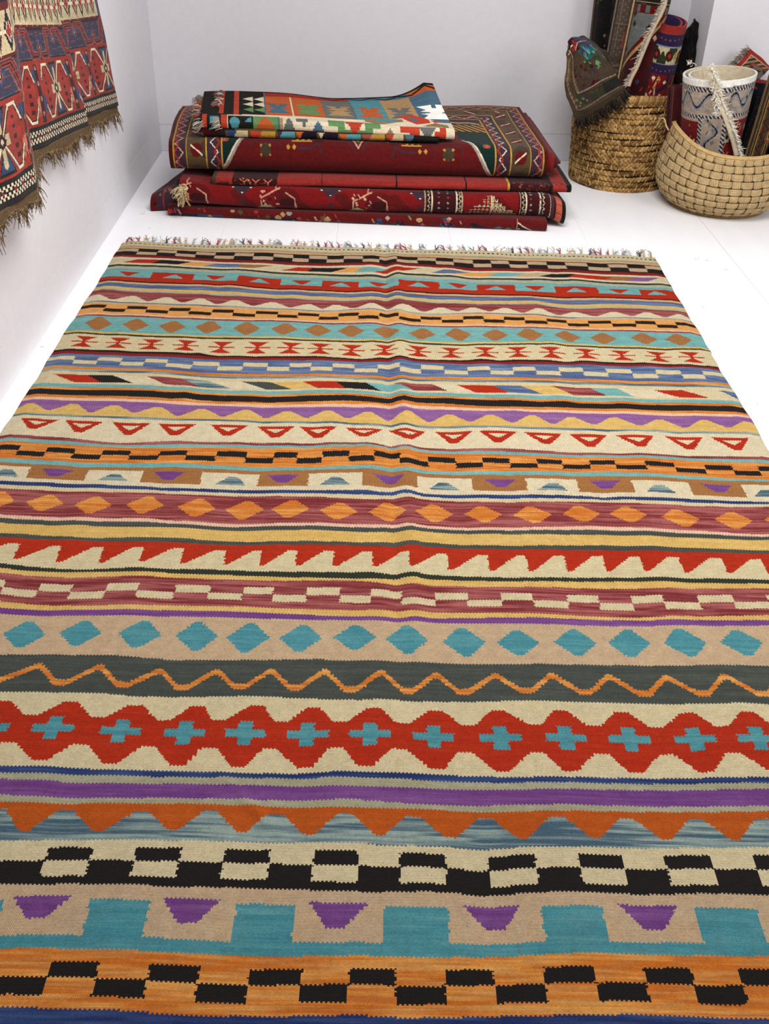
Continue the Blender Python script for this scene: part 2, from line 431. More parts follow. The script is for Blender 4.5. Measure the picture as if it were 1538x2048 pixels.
def keep(f, *n): f.keep = n; return f
A = {}
A[0] = checks(stripes((.10,'cream'),(.28,'cream'),(.36,'greige'),(.445,'peach'),(.48,'brownblack'),(.82,'black'),(.87,'brownblack'),(1,'dred')),
   [276,316,353,392,430,469,507,547,586,618,654,687.5,725,758.5,794,834.5,872,907,946,981.6,1018,1055,1094,1131,1175,1218,1256,1292], .48,.645,.82,'tan','black')
A[1] = lozenges(stripes((.82,'lcream'),(1,'green')),
   ['cream',(278,245),'red',(324,303),'black',(384,355),'lorange',(434,404),'blue',(488,470),'brown',(547,502),'cream',(597,562),'red',(626,613),'black',(696,662),
    'lorange',(726,709),'turq',(780,747),'red',(841,804),'cream',(886,862),'blue',(939,905),'lorange',(993,973),'turq',(1051,1022),'tan',(1103,1076),'black',(1152,1134),
    'red',(1227,1207),'brown',(1275,1248),'lilac',(1319,1295),'cream'], .2,.62)
A[2] = tris(tris(boxes(stripes((.17,'sage'),(.33,'turq'),(.93,'red'),(1,'brownblack')), [304,388.5,476,562,643.5,717,797,878.5,953,1030,1109.5,1195.5,1279], .33,.70,'turq','red'),
   [259,432,603,757,915,1068,1236], 21,.37,.64,'red',True), [346,519,680,837.5,991.5,1152,1314], 21,.42,.66,'turq',False)
A[3] = stripes((.18,'peach'),(.6,'blue'),(.83,'yellow'),(1,'sage'))
A[4] = mountains(keep(stripes((.9,'burg'),(1,'slate')),'slate'), [190,265,333,402,470,545,618,672,743,811,882,946,1010,1079,1150,1227.6,1295,1360], .36,.76,'lcream')
A[5] = checks(stripes((.10,'peach'),(.80,'lorange'),(.9,'pink'),(1,'burg')),
   [211,253,294,338,379,424,467,511,555,596,638,677,717,758,797,841,883,926,967,1008,1049,1093,1134,1177,1223,1270,1312,1352], .19,.42,.65,'brownblack','lorange')
A[6] = diamonds(stripes((.83,'turq'),(.92,'yellow'),(1,'green')), [197.6,272,345,417.5,493.6,569,636,702,772,844,916,990,1059,1134.6,1205.6,1287,1356], 27,.08,.74,'brown')
def hourglass(base, cx, c):
    def f(k, U, T):
        out = base(k, U, T); p = ux(cx, k, .5); h = (ux([x+22 for x in cx], k, .5)-ux([x-22 for x in cx], k, .5))/2
        i = np.clip(np.searchsorted((p[1:]+p[:-1])/2, U), 0, len(p)-1)
        x = np.abs(U-p[i])/h[i]; a = np.abs(T-.5)
        ins = (a < .34) & (x < .16+.84*np.clip((a-.08)/.26, 0, 1)**1.1)
        ins |= (a < .035) & (x < 1.2)
        return np.where(ins, ID[c], out)
    return f
A[7] = hourglass(stripes((1,'cream')), [169,237,303,372,443,515,581,640,703,769,836,902,970,1035,1102,1172,1243,1315,1382], 'red')
A[8] = stripes((.42,'brownblack'),(1,'dred'))
A[9] = checks(stripes((1,'blue')), [149,196,243,290,335,385,437,486,535,579,622,665,709,755,799,842,888,935,980,1026,1071,1119,1166,1214,1264,1313,1362,1407], .2,.49,.78,'cream','blue')
A[10] = lozenges(stripes((.12,'orange'),(.22,'slate'),(.36,'cream'),(.67,'cream'),(.76,'cream'),(.9,'turq'),(1,'orange')),
   ['cream',(106,149),'red',(176,203),'black',(228,267),'lcream',(294,331),'burg',(362,399),'slate',(416,463),'lcream',(483,531),'dgreen',(541,584),'yellow',(605,635),'red',(672,692),
    'black',(730,763),'turq',(787,828),'burg',(865,895),'lcream',(912,950),'red',(983,1020),'blue',(1040,1085),'yellow',(1102,1146),'burg',(1180,1214),'turq',(1231,1268),'lcream',(1305,1359),
    'red',(1363,1419),'cream',(1435,1480),'blue'], .36,.68)
A[11] = stripes((1,'black'))
A[12] = stripes((.5,'orange'),(1,'pink'))
A[13] = mountains(keep(stripes((.88,'lilac'),(1,'slate')),'slate'), [58,145,226.5,316,403,492,574,654,735,816,899,980,1065,1143,1228,1322,1410,1495], .23,.66,'yellow')
A[14] = tris(stripes((1,'lcream')), [81,170,264,356,459,552,637,728,814,908,995,1084,1175,1268,1366,1458], 38,.17,.72,'red',True,.2,'lcream')
A[15] = stripes((.5,'burg'),(1,'turq'))
A[16] = checks(stripes((1,'orange')), [38,93,148,203,260,318,373,433,492,547,594,644,698,749,800,856.5,911,965,1019,1074,1123,1179,1231,1290,1349,1410,1466,1518], .22,.51,.79,'black','orange')
A[17] = stripes((1,'turq'))
A[18] = tris(tris(boxes(stripes((.18,'brown'),(.78,'brown'),(1,'lcream')), [58,173,284,403,517,616.5,724.7,834.5,944.5,1052,1155,1265,1380,1487], .18,.80,'lcream','brown'),
   [118,340,567,778,999,1208,1430], 32,.22,.62,'purple',True,.3), [8,226,461,670,888,1105,1322,1538], 31,.38,.76,'slate',False,.3)
A[19] = stripes((.5,'navy'),(1,'cream'))
A[20] = diamonds(stripes((1,'burg')), [-8,90,188,291,394,490,581,678,775,868,966,1064,1162,1256,1359,1466,1566], 38,.17,.83,'orange')
A[21] = stripes((.42,'pink'),(1,'dgreen'))
A[22] = stripes((1,'yellow'))
A[23] = stripes((1,'dgreen'))
def saw(base, ex, t0, t1, c):
    def f(k, U, T):
        out = base(k, U, T); e = ux([-60]+ex+[1615, 1700], k, .5)
        i = np.clip(np.searchsorted(e, U), 1, len(e)-1); a, b_ = e[i-1], e[i]; s = (U-a)/(b_-a)
        line = np.interp(s, [0, .12, .74, 1], [t1, t1, t0, t0])
        return np.where(T > line, ID[c], out)
    return f
A[24] = saw(stripes((1,'red')), [34,118,203,284,365,450,522,593,667,745,818,895,976.5,1053.5,1130,1207,1283,1361,1447,1528], .22,.78,'cream')
A[25] = stripes((1,'green'))
A[26] = stripes((1,'yellow'))
A[27] = checks(stripes((1,'burg')), [8,76,141,211,277,350,419,486,546,613,680,741,803,870,935,1002,1066,1134.6,1198,1264,1327,1397,1467,1536], .25,.51,.76,'cream','burg')
A[28] = stripes((1,'yellow'))
A[29] = stripes((1,'purple'))
A[30] = diamonds(stripes((1,'tan')), [51,162,280.6,394,497,603,709.5,814,927.5,1035,1150,1258,1369.6,1483], 43,.12,.80,'teal')
def zig(base, pk, vl, tp, tv, th, c):
    def f(k, U, T):
        out = base(k, U, T); a = ux(pk, k, tp); b_ = ux(vl, k, tv)
        x = np.concatenate([a-.004, a+.004, b_-.010, b_+.010]); t = np.concatenate([np.full(2*len(a), tp), np.full(2*len(b_), tv)]); o = np.argsort(x)
        line = np.interp(U, x[o], t[o])
        return np.where(np.abs(T-line) < th/2, ID[c], out)
    return f
A[31] = zig(stripes((1,'dgreen')), [79,199.5,321,434,542,650,762,872,990,1102.5,1216,1331,1446,1560], [-20,122,245,365,480,589,701,816,927.5,1052,1170,1287,1405,1522], .33,.74,.155,'orange')
def zigfill(k, U, T):
    tp = [10,143.7,274,395.5,515,626.6,746.6,871.7,993.4,1119,1241,1373,1491,1610]; tv = [-60,64,196,328,438,562,680.7,804,936,1068.7,1187,1312,1440.6,1560]
    bt = [-40,81,221,355,476.7,609.7,730,875,1003.6,1139.7,1271.5,1410,1550]; bp = [18.6,162,297.5,419,540,672,797,929,1072,1202,1332,1464,1600]
    def ln(p, q, t0, t1):
        a, b_ = ux(p, k, t0), ux(q, k, t1)
        x = np.concatenate([a-.012, a+.012, b_-.012, b_+.012]); t = np.concatenate([np.full(2*len(a), t0), np.full(2*len(b_), t1)]); o = np.argsort(x)
        return np.interp(U, x[o], t[o])
    top = ln(tp, tv, .13, .33); bot = ln(bt, bp, .93, .695)
    out = np.where((T > top) & (T < bot), ID['red'], ID['cream'])
    cx = [5,108,241.7,370,490,615,740,866.7,1000,1131,1258,1388,1513]
    if cx[0] == 5: cx[0] = -22
    p = ux(cx, k, .5); h = (ux([x+41 for x in cx], k, .5)-ux([x-41 for x in cx], k, .5))/2
    i = np.clip(np.searchsorted((p[1:]+p[:-1])/2, U), 0, len(p)-1); x = np.abs(U-p[i])/h[i]; a = np.abs(T-.5)
    return np.where(((x < .34) & (a < .155)) | ((x < 1) & (a < .05)), ID['teal'], out)
A[32] = zigfill
A[33] = stripes((1,'navy'))
A[34] = stripes((1,'greige'))
A[35] = stripes((1,'purple'))
A[36] = stripes((1,'greige'))
A[37] = mountains(stripes((1,'rust')), [-10,125,280.6,419,550.6,689,826,971.5,1114,1256,1396.6,1528], .2,.76,'slate', .2)
def checks2(k, U, T):
    b = ux([90,180,269,359,446,537,626.6,715,799,891,978,1072,1158,1248,1333,1426,1513,1600], k, .5); n = np.searchsorted(b, U) % 2
    blk = (n == 1)
    out = np.where(T < .17, ID['cream'], np.where(T < .47, np.where(blk, ID['black'], ID['cream']), np.where(T < .82, np.where(blk, ID['cream'], ID['black']), ID['black'])))
    return out
A[38] = checks2
A[39] = tris(boxes(stripes((.24,'tan'),(.80,'tan'),(1,'teal')), [174,294,468,587,766,897,1084.6,1209,1396.6,1521.7], .24,.80,'tan','teal'),
   [89,385.5,678,982,1294], 59,.19,.59,'purple',True,.3)
_a39 = A[39]
A[39] = lambda k, U, T: np.where((U < ux(0, k, .5)[0]) & (T > .24) & (T < .8), ID['teal'], _a39(k, U, T))
A[40] = checks(stripes((1,'orange')), [96,193,295,396,494,601.5,696.5,791,891,989,1090,1190,1291,1386,1484], .22,.49,.79,'black','orange', 0)
A[41] = stripes((1,'navy')); A[42] = stripes((1,'cream')); A[43] = stripes((1,'red')); A[44] = stripes((1,'dgreen'))

# colour of every weave cell
Uc, Vc = np.meshgrid(uc, vc, indexing='ij')
tooth = ((np.arange(NU) % 2)*2-1)*.0010
fray = smooth1(rng.normal(size=(NU, NV)), .9, 1)*.0017
Ue = Uc + fray
Ve = Vc + tooth[:, None]
cid = np.zeros((NU, NV), int)
for k in range(NB):
    k0 = KV[k][:, None]; k1 = KV[k+1][:, None]
    m = (Ve <= k0) & (Ve > k1) if k else (Ve > k1)
    if k == NB-1: m = (Ve <= k0)
    T = (k0-Ve)/np.maximum(k0-k1, 1e-6)
    Us = Ue[m]; Ts = np.clip(np.broadcast_to(T, Ue.shape)[m], 0, .9999)
    f = A.get(k) or stripes((1, 'cream'))
    cid[m] = f(k, Us, Ts)
# dashed stitching along the far hem
T0 = (KV[0][:, None]-Vc)/(KV[0]-KV[1])[:, None]
dash = (np.sin(Uc*2*PI/.0165) > .1) & (np.abs(T0-.13) < .022)
cid[dash] = ID['green']
pal = np.array([srgb(PAL[n]) for n in NAMES]); alt = pal.copy(); amp = np.zeros(len(NAMES))
for n, (c, a) in ALT.items(): alt[ID[n]] = srgb(c); amp[ID[n]] = a
S = streaks(NU, NV, 30, .7, 3)*.95 + streaks(NU, NV, 9, 2.5, 4)*.55
a_ = np.clip(.5*amp[cid]/.3*(S*.55+.55), 0, 1)[..., None]
colr = pal[cid]*(1-a_)+alt[cid]*a_
colr *= (1+.055*rng.normal(size=(NU, NV)))[..., None]
colr = np.clip(colr*np.array([.71, .697, .66]), .002, .95)
# relief: soft ripples, a crease down the middle, scalloped selvedges
def vnoise(u, v, su, sv, seed):
    g_ = np.random.default_rng(seed); G = g_.normal(size=(64, 64))
    x = (u-XL)/su+5; y = v/sv+5; i = np.floor(x).astype(int) % 63; j = np.floor(y).astype(int) % 63
    fx = x-np.floor(x); fy = y-np.floor(y); fx = fx*fx*(3-2*fx); fy = fy*fy*(3-2*fy)
    return (G[i, j]*(1-fx)+G[i+1, j]*fx)*(1-fy)+(G[i, j+1]*(1-fx)+G[i+1, j+1]*fx)*fy
Ug, Vg = np.meshgrid(ug, vg, indexing='ij')
Z = .0085+.0020*vnoise(Ug, Vg, .16, .30, 11)+.0012*vnoise(Ug, Vg, .06, .22, 12)
cu = .045-.02*(Vg-2)                                   # crease
fade = np.clip((Vg-1.25)/.35, 0, 1)*np.clip((VF+.2-Vg)/.4, 0, 1)
Z += fade*.9*(.0062*np.exp(-((Ug-cu-.028)/.022)**2)-.0035*np.exp(-((Ug-cu+.01)/.014)**2)+.003*np.exp(-((Ug-cu+.055)/.03)**2))
Z += .004*np.exp(-(((Ug+.19)+(Vg-1.02)*.9)/.014)**2)*np.exp(-((Vg-1.02)/.06)**2)
edge = np.minimum(Ug-XL, XR-Ug); Z = np.maximum(Z*np.clip(.35+edge/.05, 0, 1), .0032)
eu = smooth1(rng.normal(size=NV+1), 14)*.012
el = np.interp(vg, vg[::-1], eu[::-1])
Xu = Ug+el[None, :]*np.exp(-(Ug-XL)/.03)+np.roll(el, 400)[None, :]*np.exp(-(XR-Ug)/.03)
x, y = from_rug(Xu, Vg)
P = np.stack([x, y, Z], -1)
nv = (NU+1)*(NV+1)
ring = np.concatenate([np.arange(NU+1)*(NV+1), NU*(NV+1)+np.arange(1, NV+1), np.arange(NU-1, -1, -1)*(NV+1)+NV, np.arange(NV-1, 0, -1)])
base = P.reshape(-1, 3)[ring].copy(); base[:, 2] = .0004
q1 = grid_quads(NU, NV, 0, True)
nr = len(ring); r0 = np.arange(nr); r1 = (r0+1) % nr
q2 = np.stack([ring[r0], ring[r1], nv+r1, nv+r0], -1)
me = mesh_np('kilim', np.concatenate([P.reshape(-1, 3), base]), np.concatenate([q1, q2]),
             np.concatenate([colr.reshape(-1, 3), np.broadcast_to(srgb((190, 170, 130)), (nr, 3))]))
kil = empty('kilim_rug', (0.02, 2.0, 0), 'large flatwoven rug with many coloured stripes and motifs spread across the white floor', 'rug')
link('woven_field', me, M_KILIM, kil)

TC = [(150, 60, 66), (196, 170, 124), (150, 166, 164), (40, 44, 60), (168, 60, 52), (206, 196, 168), (206, 206, 198), (150, 70, 90), (178, 160, 120), (120, 140, 146)]
def tuft(u, c, big=1.):
    g_ = random.random
    x0, y0 = from_rug(u, VF-.002)
    parts = []; n = random.randint(6, 9); base_c = srgb(c); tip = srgb((150, 138, 128))
    lean = random.uniform(-.5, .5); L0 = random.uniform(.030, .046)*big
    for i in range(n):
        a = lean+random.uniform(-.5, .5); L1 = L0*random.uniform(.7, 1.15)
        s = np.linspace(0, 1, 6)[:, None]
        d = np.array([math.sin(a), math.cos(a), 0])
        pts = np.array([x0, y0, .005])+s*np.array([math.sin(lean)*.3, 1, 0])*L1*.35+np.clip(s-.3, 0, 1)*d*L1
        pts[:, 2] += .004*np.sin(s[:, 0]*PI)+.016*s[:, 0]*g_()
        pts[:, 0] += .003*np.sin(s[:, 0]*5+i)*s[:, 0]
        cl = base_c*(1-s*.75)+tip*s*.75
        parts.append(tube(pts, np.linspace(.0019, .0008, 6), 5, cl))
    k = np.array([[x0, y0-.001, .005], [x0, y0+.003, .0065], [x0+.001, y0+.008, .006], [x0, y0+.011, .005]])
    parts.append(tube(k, np.array([.002, .004, .004, .002]), 7, base_c*1.0))
    return cat_mesh(parts)
tx = [250,262,275,294,303,320,330,347,359,372,384,402,417,433,444,458,470,486,501,524,536,545,562,579,592,600,610,626,637,651,665,677,688,704,716,727,741,752,763,778,790,802,812,823,840,852,872,889,902,920,931,947,959,974,990,1002,1015,1026,1043,1058,1070,1081,1095,1110,1120,1138,1151,1165,1180,1193,1202,1217,1228,1247,1264,1280,1289,1303]
for i, px in enumerate(tx[:98]):
    u, _ = to_rug(at(px, 493+(px-250)*.024))
    V, Q, c_ = tuft(u, TC[(i*7+i//4) % len(TC)])
    link('fringe_tassel', mesh_np('tassel', V, Q, c_), M_YARN, kil)

# ------------------------------------------------------------------ painting woven designs on other carpets
P2 = dict(PAL, wine=(108, 17, 18), wine2=(86, 13, 14), maroon=(70, 16, 20), brick=(168, 52, 42), brickred=(166, 48, 42), forest=(14, 46, 40), olive=(96, 84, 44), khaki=(100, 76, 48),
  mud=(78, 62, 46), plum=(70, 48, 62), plumblue=(62, 58, 84), gold=(196, 150, 62), ivory=(214, 200, 172), ecru=(196, 180, 140), pinkish=(206, 150, 128), salmon=(214, 120, 92),
  midnight=(24, 26, 46), violet=(48, 34, 72), leaf=(108, 152, 96), aqua=(84, 150, 160), sky=(82, 116, 138), pewter=(112, 116, 112), camel=(182, 146, 100), flame=(200, 98, 48),
  vermil=(196, 70, 48), char=(36, 34, 30), taupe=(120, 104, 90), taupe2=(98, 84, 74), greyblue=(136, 140, 158), dust=(160, 150, 142), white=(240, 238, 230), crim=(138, 17, 20),
  denim=(52, 76, 120), rosebr=(160, 84, 74), rust2=(160, 44, 26), coal=(22, 20, 20), moss=(52, 58, 36), emerald=(30, 110, 84), tweed=(150, 128, 96), ochre=(186, 140, 60),
  dkbrown=(66, 52, 38), cherry=(186, 38, 36), beigegrey=(178, 160, 140))
N2 = list(P2); I2 = {n: i for i, n in enumerate(N2)}; C2 = np.array([srgb(P2[n]) for n in N2]); C2 = C2*(.60+.38*np.clip(C2.mean(1, keepdims=True)*1.6, 0, 1))

class Paint:
    """a design drawn cell by cell; x, s in metres on the cloth"""
    def __init__(s_, x, s, base): s_.x, s_.s = x, s; s_.o = np.full(x.shape, I2[base])
    def m(s_, mask, c): s_.o = np.where(mask, I2[c], s_.o); return s_
    def rect(s_, x0, x1, a, b, c): return s_.m((s_.x >= x0) & (s_.x < x1) & (s_.s >= a) & (s_.s < b), c)
    def dia(s_, cx, cs, hx, hs, c): return s_.m(np.abs(s_.x-cx)/hx+np.abs(s_.s-cs)/hs < 1, c)
    def ell(s_, cx, cs, hx, hs, c): return s_.m(((s_.x-cx)/hx)**2+((s_.s-cs)/hs)**2 < 1, c)
    def line(s_, p, q, w_, c):
        d = np.array(q, float)-p; L2 = d@d
        t = np.clip(((s_.x-p[0])*d[0]+(s_.s-p[1])*d[1])/L2, 0, 1)
        return s_.m((s_.x-p[0]-t*d[0])**2+(s_.s-p[1]-t*d[1])**2 < (w_/2)**2, c)
    def pl(s_, pts, w_, c):
        for p, q in zip(pts[:-1], pts[1:]): s_.line(p, q, w_, c)
        return s_
    def poly(s_, pts, c):
        ins = np.zeros(s_.x.shape, bool); n = len(pts)
        for i in range(n):
            (x0, y0), (x1, y1) = pts[i], pts[(i+1) % n]
            if y0 == y1: continue
            cr = ((y0 > s_.s) != (y1 > s_.s)) & (s_.x < (x1-x0)*(s_.s-y0)/(y1-y0)+x0); ins ^= cr
        return s_.m(ins, c)
    def wave(s_, mask, along, across, per, amp_, mid, w_, c):
        tri_ = np.abs((along/per) % 1-.5)*4-1
        return s_.m(mask & (np.abs(across-mid-amp_*tri_) < w_), c)
    def spots(s_, mask, n, r, cols, seed, x0, x1, s0, s1):
        g_ = np.random.default_rng(seed)
        for i in range(n):
            cx, cs = g_.uniform(x0, x1), g_.uniform(s0, s1); k = g_.integers(3); h = r*g_.uniform(.5, 1.3)
            mm = {0: np.abs(s_.x-cx)+np.abs(s_.s-cs) < h, 1: ((s_.x-cx)/1.4)**2+(s_.s-cs)**2 < (h*.8)**2, 2: (np.abs(s_.x-cx-.5*(s_.s-cs)) < h*.35) & (np.abs(s_.s-cs) < h)}[int(k)]
            s_.m(mm & mask, cols[i % len(cols)])
        return s_
    def col(s_, seed=0, var=.10):
        n, m = s_.x.shape; g_ = np.random.default_rng(seed)
        f = 1+var*(.6*streaks(n, m, max(4, n//25), 1.2, seed)+.7*g_.normal(size=(n, m)))
        return np.clip(C2[s_.o]*f[..., None], .002, .9)

def noise2(a, b, la, lb, seed): return vnoise(a+XL, b, la, lb, seed)

def folded(name, parent, x0, x1, yf, yb, z0, z1, painter, seed, mat=None, cell=.003, wob=.004, sheet=.008, slope=0, x0b=None, x1b=None, top_bulge=None, inner=(), sag=None, edge='wine2'):
    """carpet folded over itself: painted face runs over the top, round the front fold and back underneath"""
    R = (z1-z0)/2; dep = yb-yf-R
    n = int((x1-x0)/cell); tot = 2*dep+PI*R; m = int(tot/cell)
    s = np.linspace(-dep, dep+PI*R, m+1); xx = np.linspace(0, x1-x0, n+1)
    Xg, Sg = np.meshgrid(xx, s, indexing='ij')
    def place(Xg, Sg, off=0.):
        R_ = R-off; R_ = max(R_, .002); a = np.clip(Sg/R, 0, PI)
        yy = np.where(Sg < 0, yf+R-Sg, np.where(Sg > PI*R, yf+R+(Sg-PI*R), yf+R-R_*np.sin(a)))
        zz = np.where(Sg < 0, z1-off, np.where(Sg > PI*R, z0+off, (z0+z1)/2+R_*np.cos(a)))
        X_ = x0+Xg
        if x0b is not None or x1b is not None:
            f = np.clip((yy-yf)/(yb-yf), 0, 1); t = Xg/(x1-x0)
            X_ = X_+((x0b if x0b is not None else x0)-x0)*f*(1-t)+((x1b if x1b is not None else x1)-x1)*f*t
        w_ = noise2(Xg, Sg*.6, .19, .12, seed)
        up = np.clip(np.cos(np.clip(Sg/R, 0, PI))*.5+.5, 0, 1)
        zz = zz+wob*w_*(.25+.75*up); yy = yy+wob*.8*noise2(Xg, Sg, .25, .3, seed+1)+slope*(Xg-(x1-x0)/2)
        if sag: zz = zz+sag(Xg, yy)
        if top_bulge: zz = zz+top_bulge(Xg, yy)*up
        return np.stack([X_, yy, np.maximum(zz, .0005)], -1)
    Pg = place(Xg, Sg)
    Xc = (Xg[1:, 1:]+Xg[:-1, :-1])/2; Sc = (Sg[1:, 1:]+Sg[:-1, :-1])/2
    out = painter(Xc, Sc, x1-x0, dep, R).col(seed)
    N_ = normals(Pg); flip = N_[n//2, m//6, 2] < 0
    o = link(name, mesh_np(name, *slab(Pg, sheet, out, side=-1 if flip else 1, edge=srgb(P2[edge]))), mat or M_PILE, parent)
    for q, (off, a, b, cname) in enumerate(inner):
        xi = np.linspace(a, (x1-x0)+b, max(8, n//6)+1); si = np.linspace(-dep*.97, dep*.97+PI*R, m//3+1)
        A_, B_ = np.meshgrid(xi, si, indexing='ij'); Pi = place(A_, B_, off)
        ci = np.broadcast_to(srgb(P2[cname]), (Pi.shape[0]-1, Pi.shape[1]-1, 3))
        link('inner_layer', mesh_np('inner', *slab(Pi, sheet*.8, ci, side=-1 if flip else 1, edge=srgb(P2[cname])*.8)), mat or M_PILE, parent)
    return o

SX = .00192
def px2x(px, x0px): return (px-x0px)*SX
G_ST = 'folded carpets piled in the stack'

# --- A: lowest carpet, dark red with a navy flower border
A_ = empty('folded_carpet', (-.05, 4.1, 0), 'lowest carpet of the stack, dark red with navy flower motifs, lying on the floor', 'carpet')
def pA(x, s, L, dep, R):
    p = Paint(x, s, 'wine')
    q = lambda px: (px-340)*.00196
    for k, (a, b, c) in enumerate([(345, 400, 'midnight'), (400, 450, 'denim'), (470, 520, 'wine2'), (545, 600, 'midnight')]): p.rect(q(a), q(b), .035, .12, c)
    p.spots((s > .01) & (x < q(700)), 70, .011, ['camel', 'rosebr', 'brick', 'denim', 'olive', 'dust'], 5, 0, q(700), .01, .11)
    for c0 in (760, 800, 890, 905):
        p.ell(q(c0), .06, .022, .028, 'denim'); p.ell(q(c0), .06, .013, .016, 'camel'); p.pl([(q(c0-18), .10), (q(c0), .03), (q(c0+18), .09)], .006, 'midnight')
    p.spots((x > q(740)) & (x < q(930)) & (s > .0), 40, .009, ['denim', 'camel', 'leaf', 'dust', 'rosebr', 'midnight'], 6, q(740), q(930), .01, .11)
    p.pl([(q(948), .03), (q(985), .06), (q(1015), .085), (q(1035), .075)], .014, 'midnight'); p.pl([(q(946), .05), (q(980), .085), (q(1010), .10)], .006, 'camel')
    p.pl([(q(1035), .03), (q(1060), .05), (q(1050), .085), (q(1036), .10)], .009, 'midnight'); p.pl([(q(1037), .02), (q(1067), .05), (q(1055), .09), (q(1036), .108)], .004, 'ivory')
    p.ell(q(1000), .045, .014, .008, 'sky'); p.ell(q(1020), .048, .012, .007, 'leaf'); p.ell(q(1040), .05, .006, .012, 'camel'); p.rect(q(1035), q(1037), 0, .12, 'camel')
    return p
folded('body', A_, -.79, .69, 3.805, 4.60, .0, .037, pA, 21, slope=-.055, wob=.002, inner=[(.012, .0, -.01, 'wine2'), (.024, .02, -.03, 'midnight')])
def pA2(x, s, L, dep, R):
    p = Paint(x, s, 'wine'); p.rect(.028, 1, -1, 1, 'plum'); p.rect(.05, .056, -1, 1, 'brickred'); p.rect(.10, .13, -1, 1, 'maroon')
    return p.spots(x > .0, 26, .012, ['maroon', 'midnight', 'rosebr', 'wine2'], 8, 0, L, -.1, .15)
folded('folded_corner', A_, -.868, -.66, 3.90, 4.30, .001, .078, pA2, 22, wob=.006, x0b=-.80, sag=lambda x, y: -.030*np.clip(1-x/.08, 0, 1), inner=[(.014, .02, 0, 'midnight')])

# --- B: red carpet with cream outlined medallions
B_ = empty('folded_carpet', (0, 4.1, .062), 'bright red folded carpet with cream tree motif, second from the bottom of the stack', 'carpet')
def pB(x, s, L, dep, R):
    p = Paint(x, s, 'crim'); q = lambda px: (px-352)*.00191+.0
    p.m((np.sin(x*31+np.sin(s*40))*np.sin(s*23) > .6), 'wine')
    for c0 in (375, 555, 742):
        p.pl([(q(c0-5), -.03), (q(c0-8), .02), (q(c0+12), .045), (q(c0+32), .07), (q(c0+33), .115)], .005, 'pinkish')
        p.ell(q(c0+14), .06, .05, .04, 'wine'); p.ell(q(c0+14), .075, .03, .018, 'maroon')
        p.pl([(q(c0+12), .04), (q(c0+30), .06), (q(c0+32), .12)], .005, 'pinkish')
        p.poly([(q(c0-60), .125), (q(c0-30), .085), (q(c0-15), .10), (q(c0-5), .125)], 'ecru')
        p.pl([(q(c0-38), .10), (q(c0-38), .06), (q(c0-22), .045), (q(c0), .02)], .006, 'pinkish')
        p.spots((np.abs(x-q(c0-20)) < .04) & (s > .03) & (s < .1), 16, .006, ['pinkish', 'ecru', 'wine2'], c0, q(c0-40), q(c0), .03, .1)
    for c0 in (478, 658, 840):
        p.poly([(q(c0-28), .005), (q(c0+28), .005), (q(c0), .055)], 'plum'); p.dia(q(c0), .08, .012, .014, 'plum')
        for d in (-18, 0, 18): p.ell(q(c0+d), .02+.022*(d == 0), .004, .003, 'ivory')
    for c0 in (850, 905, 1055):
        pass
    for a, b in ((846, 926), (1040, 1106)):
        p.rect(q(a), q(b), -1, 1, 'maroon')
        for e in (a+18, b-12) if a < 900 else (a+16, b-22):
            p.rect(q(e-1.5), q(e+1.5), -1, 1, 'ivory')
            sgn = -1 if e < (a+b)/2 else 1
            for k in range(-3, 9):
                c_ = .004+k*.022; p.dia(q(e+sgn*5), c_, .009, .011, 'ecru'); p.dia(q(e+sgn*4), c_, .006, .0085, 'midnight')
        for e in (a+4, b-1):
            p.m((np.abs(x-q(e)) < .0025) & (((s/.006) % 1) < .55), 'ivory')
        for k in range(-3, 8):
            for d in (-9, 9): p.dia(q((a+b)/2+1+d), .012+k*.022, .0055, .0055, ['greyblue', 'brickred', 'dust'][k % 3])
    cx = q(985)
    for r_ in range(7):
        w_ = .012+r_*.0165
        for k in np.arange(-w_, w_+.001, .0155):
            if r_ == 0 and abs(k) > .02: continue
            p.poly([(cx+k-.007, .022+r_*.0145), (cx+k+.007, .022+r_*.0145), (cx+k+.007*np.sign(k+.0001), .036+r_*.0145), (cx+k-.004*np.sign(k+.0001), .034+r_*.0145)], 'ecru')
            p.dia(cx+k, .026+r_*.0145, .0035, .0035, 'dkbrown')
    p.rect(cx-.0035, cx+.0035, .02, .14, 'ecru'); p.rect(cx-.001, cx+.001, .02, .14, 'dkbrown')
    p.rect(q(1108), q(1112), -1, 1, 'plum')
    m_ = x > q(1117); p.m(m_, 'brick'); p.m(m_ & (((s/.0055) % 1) < .5) & (x < q(1130)), 'salmon'); p.rect(q(1130), 9, -1, 1, 'coal'); p.rect(q(1112), q(1116), -1, 1, 'maroon')
    return p
folded('body', B_, -.735, .765, 3.822, 4.56, .038, .122, pB, 23, slope=-.02, wob=.003, x0b=-.76, x1b=.72, sag=lambda x, y: .014*np.clip(1-x/.3, 0, 1)-.030*np.clip((x-1.42)/.08, 0, 1), inner=[(.014, .02, -.006, 'maroon'), (.028, .03, -.01, 'brick'), (.04, .03, -.02, 'wine2')])
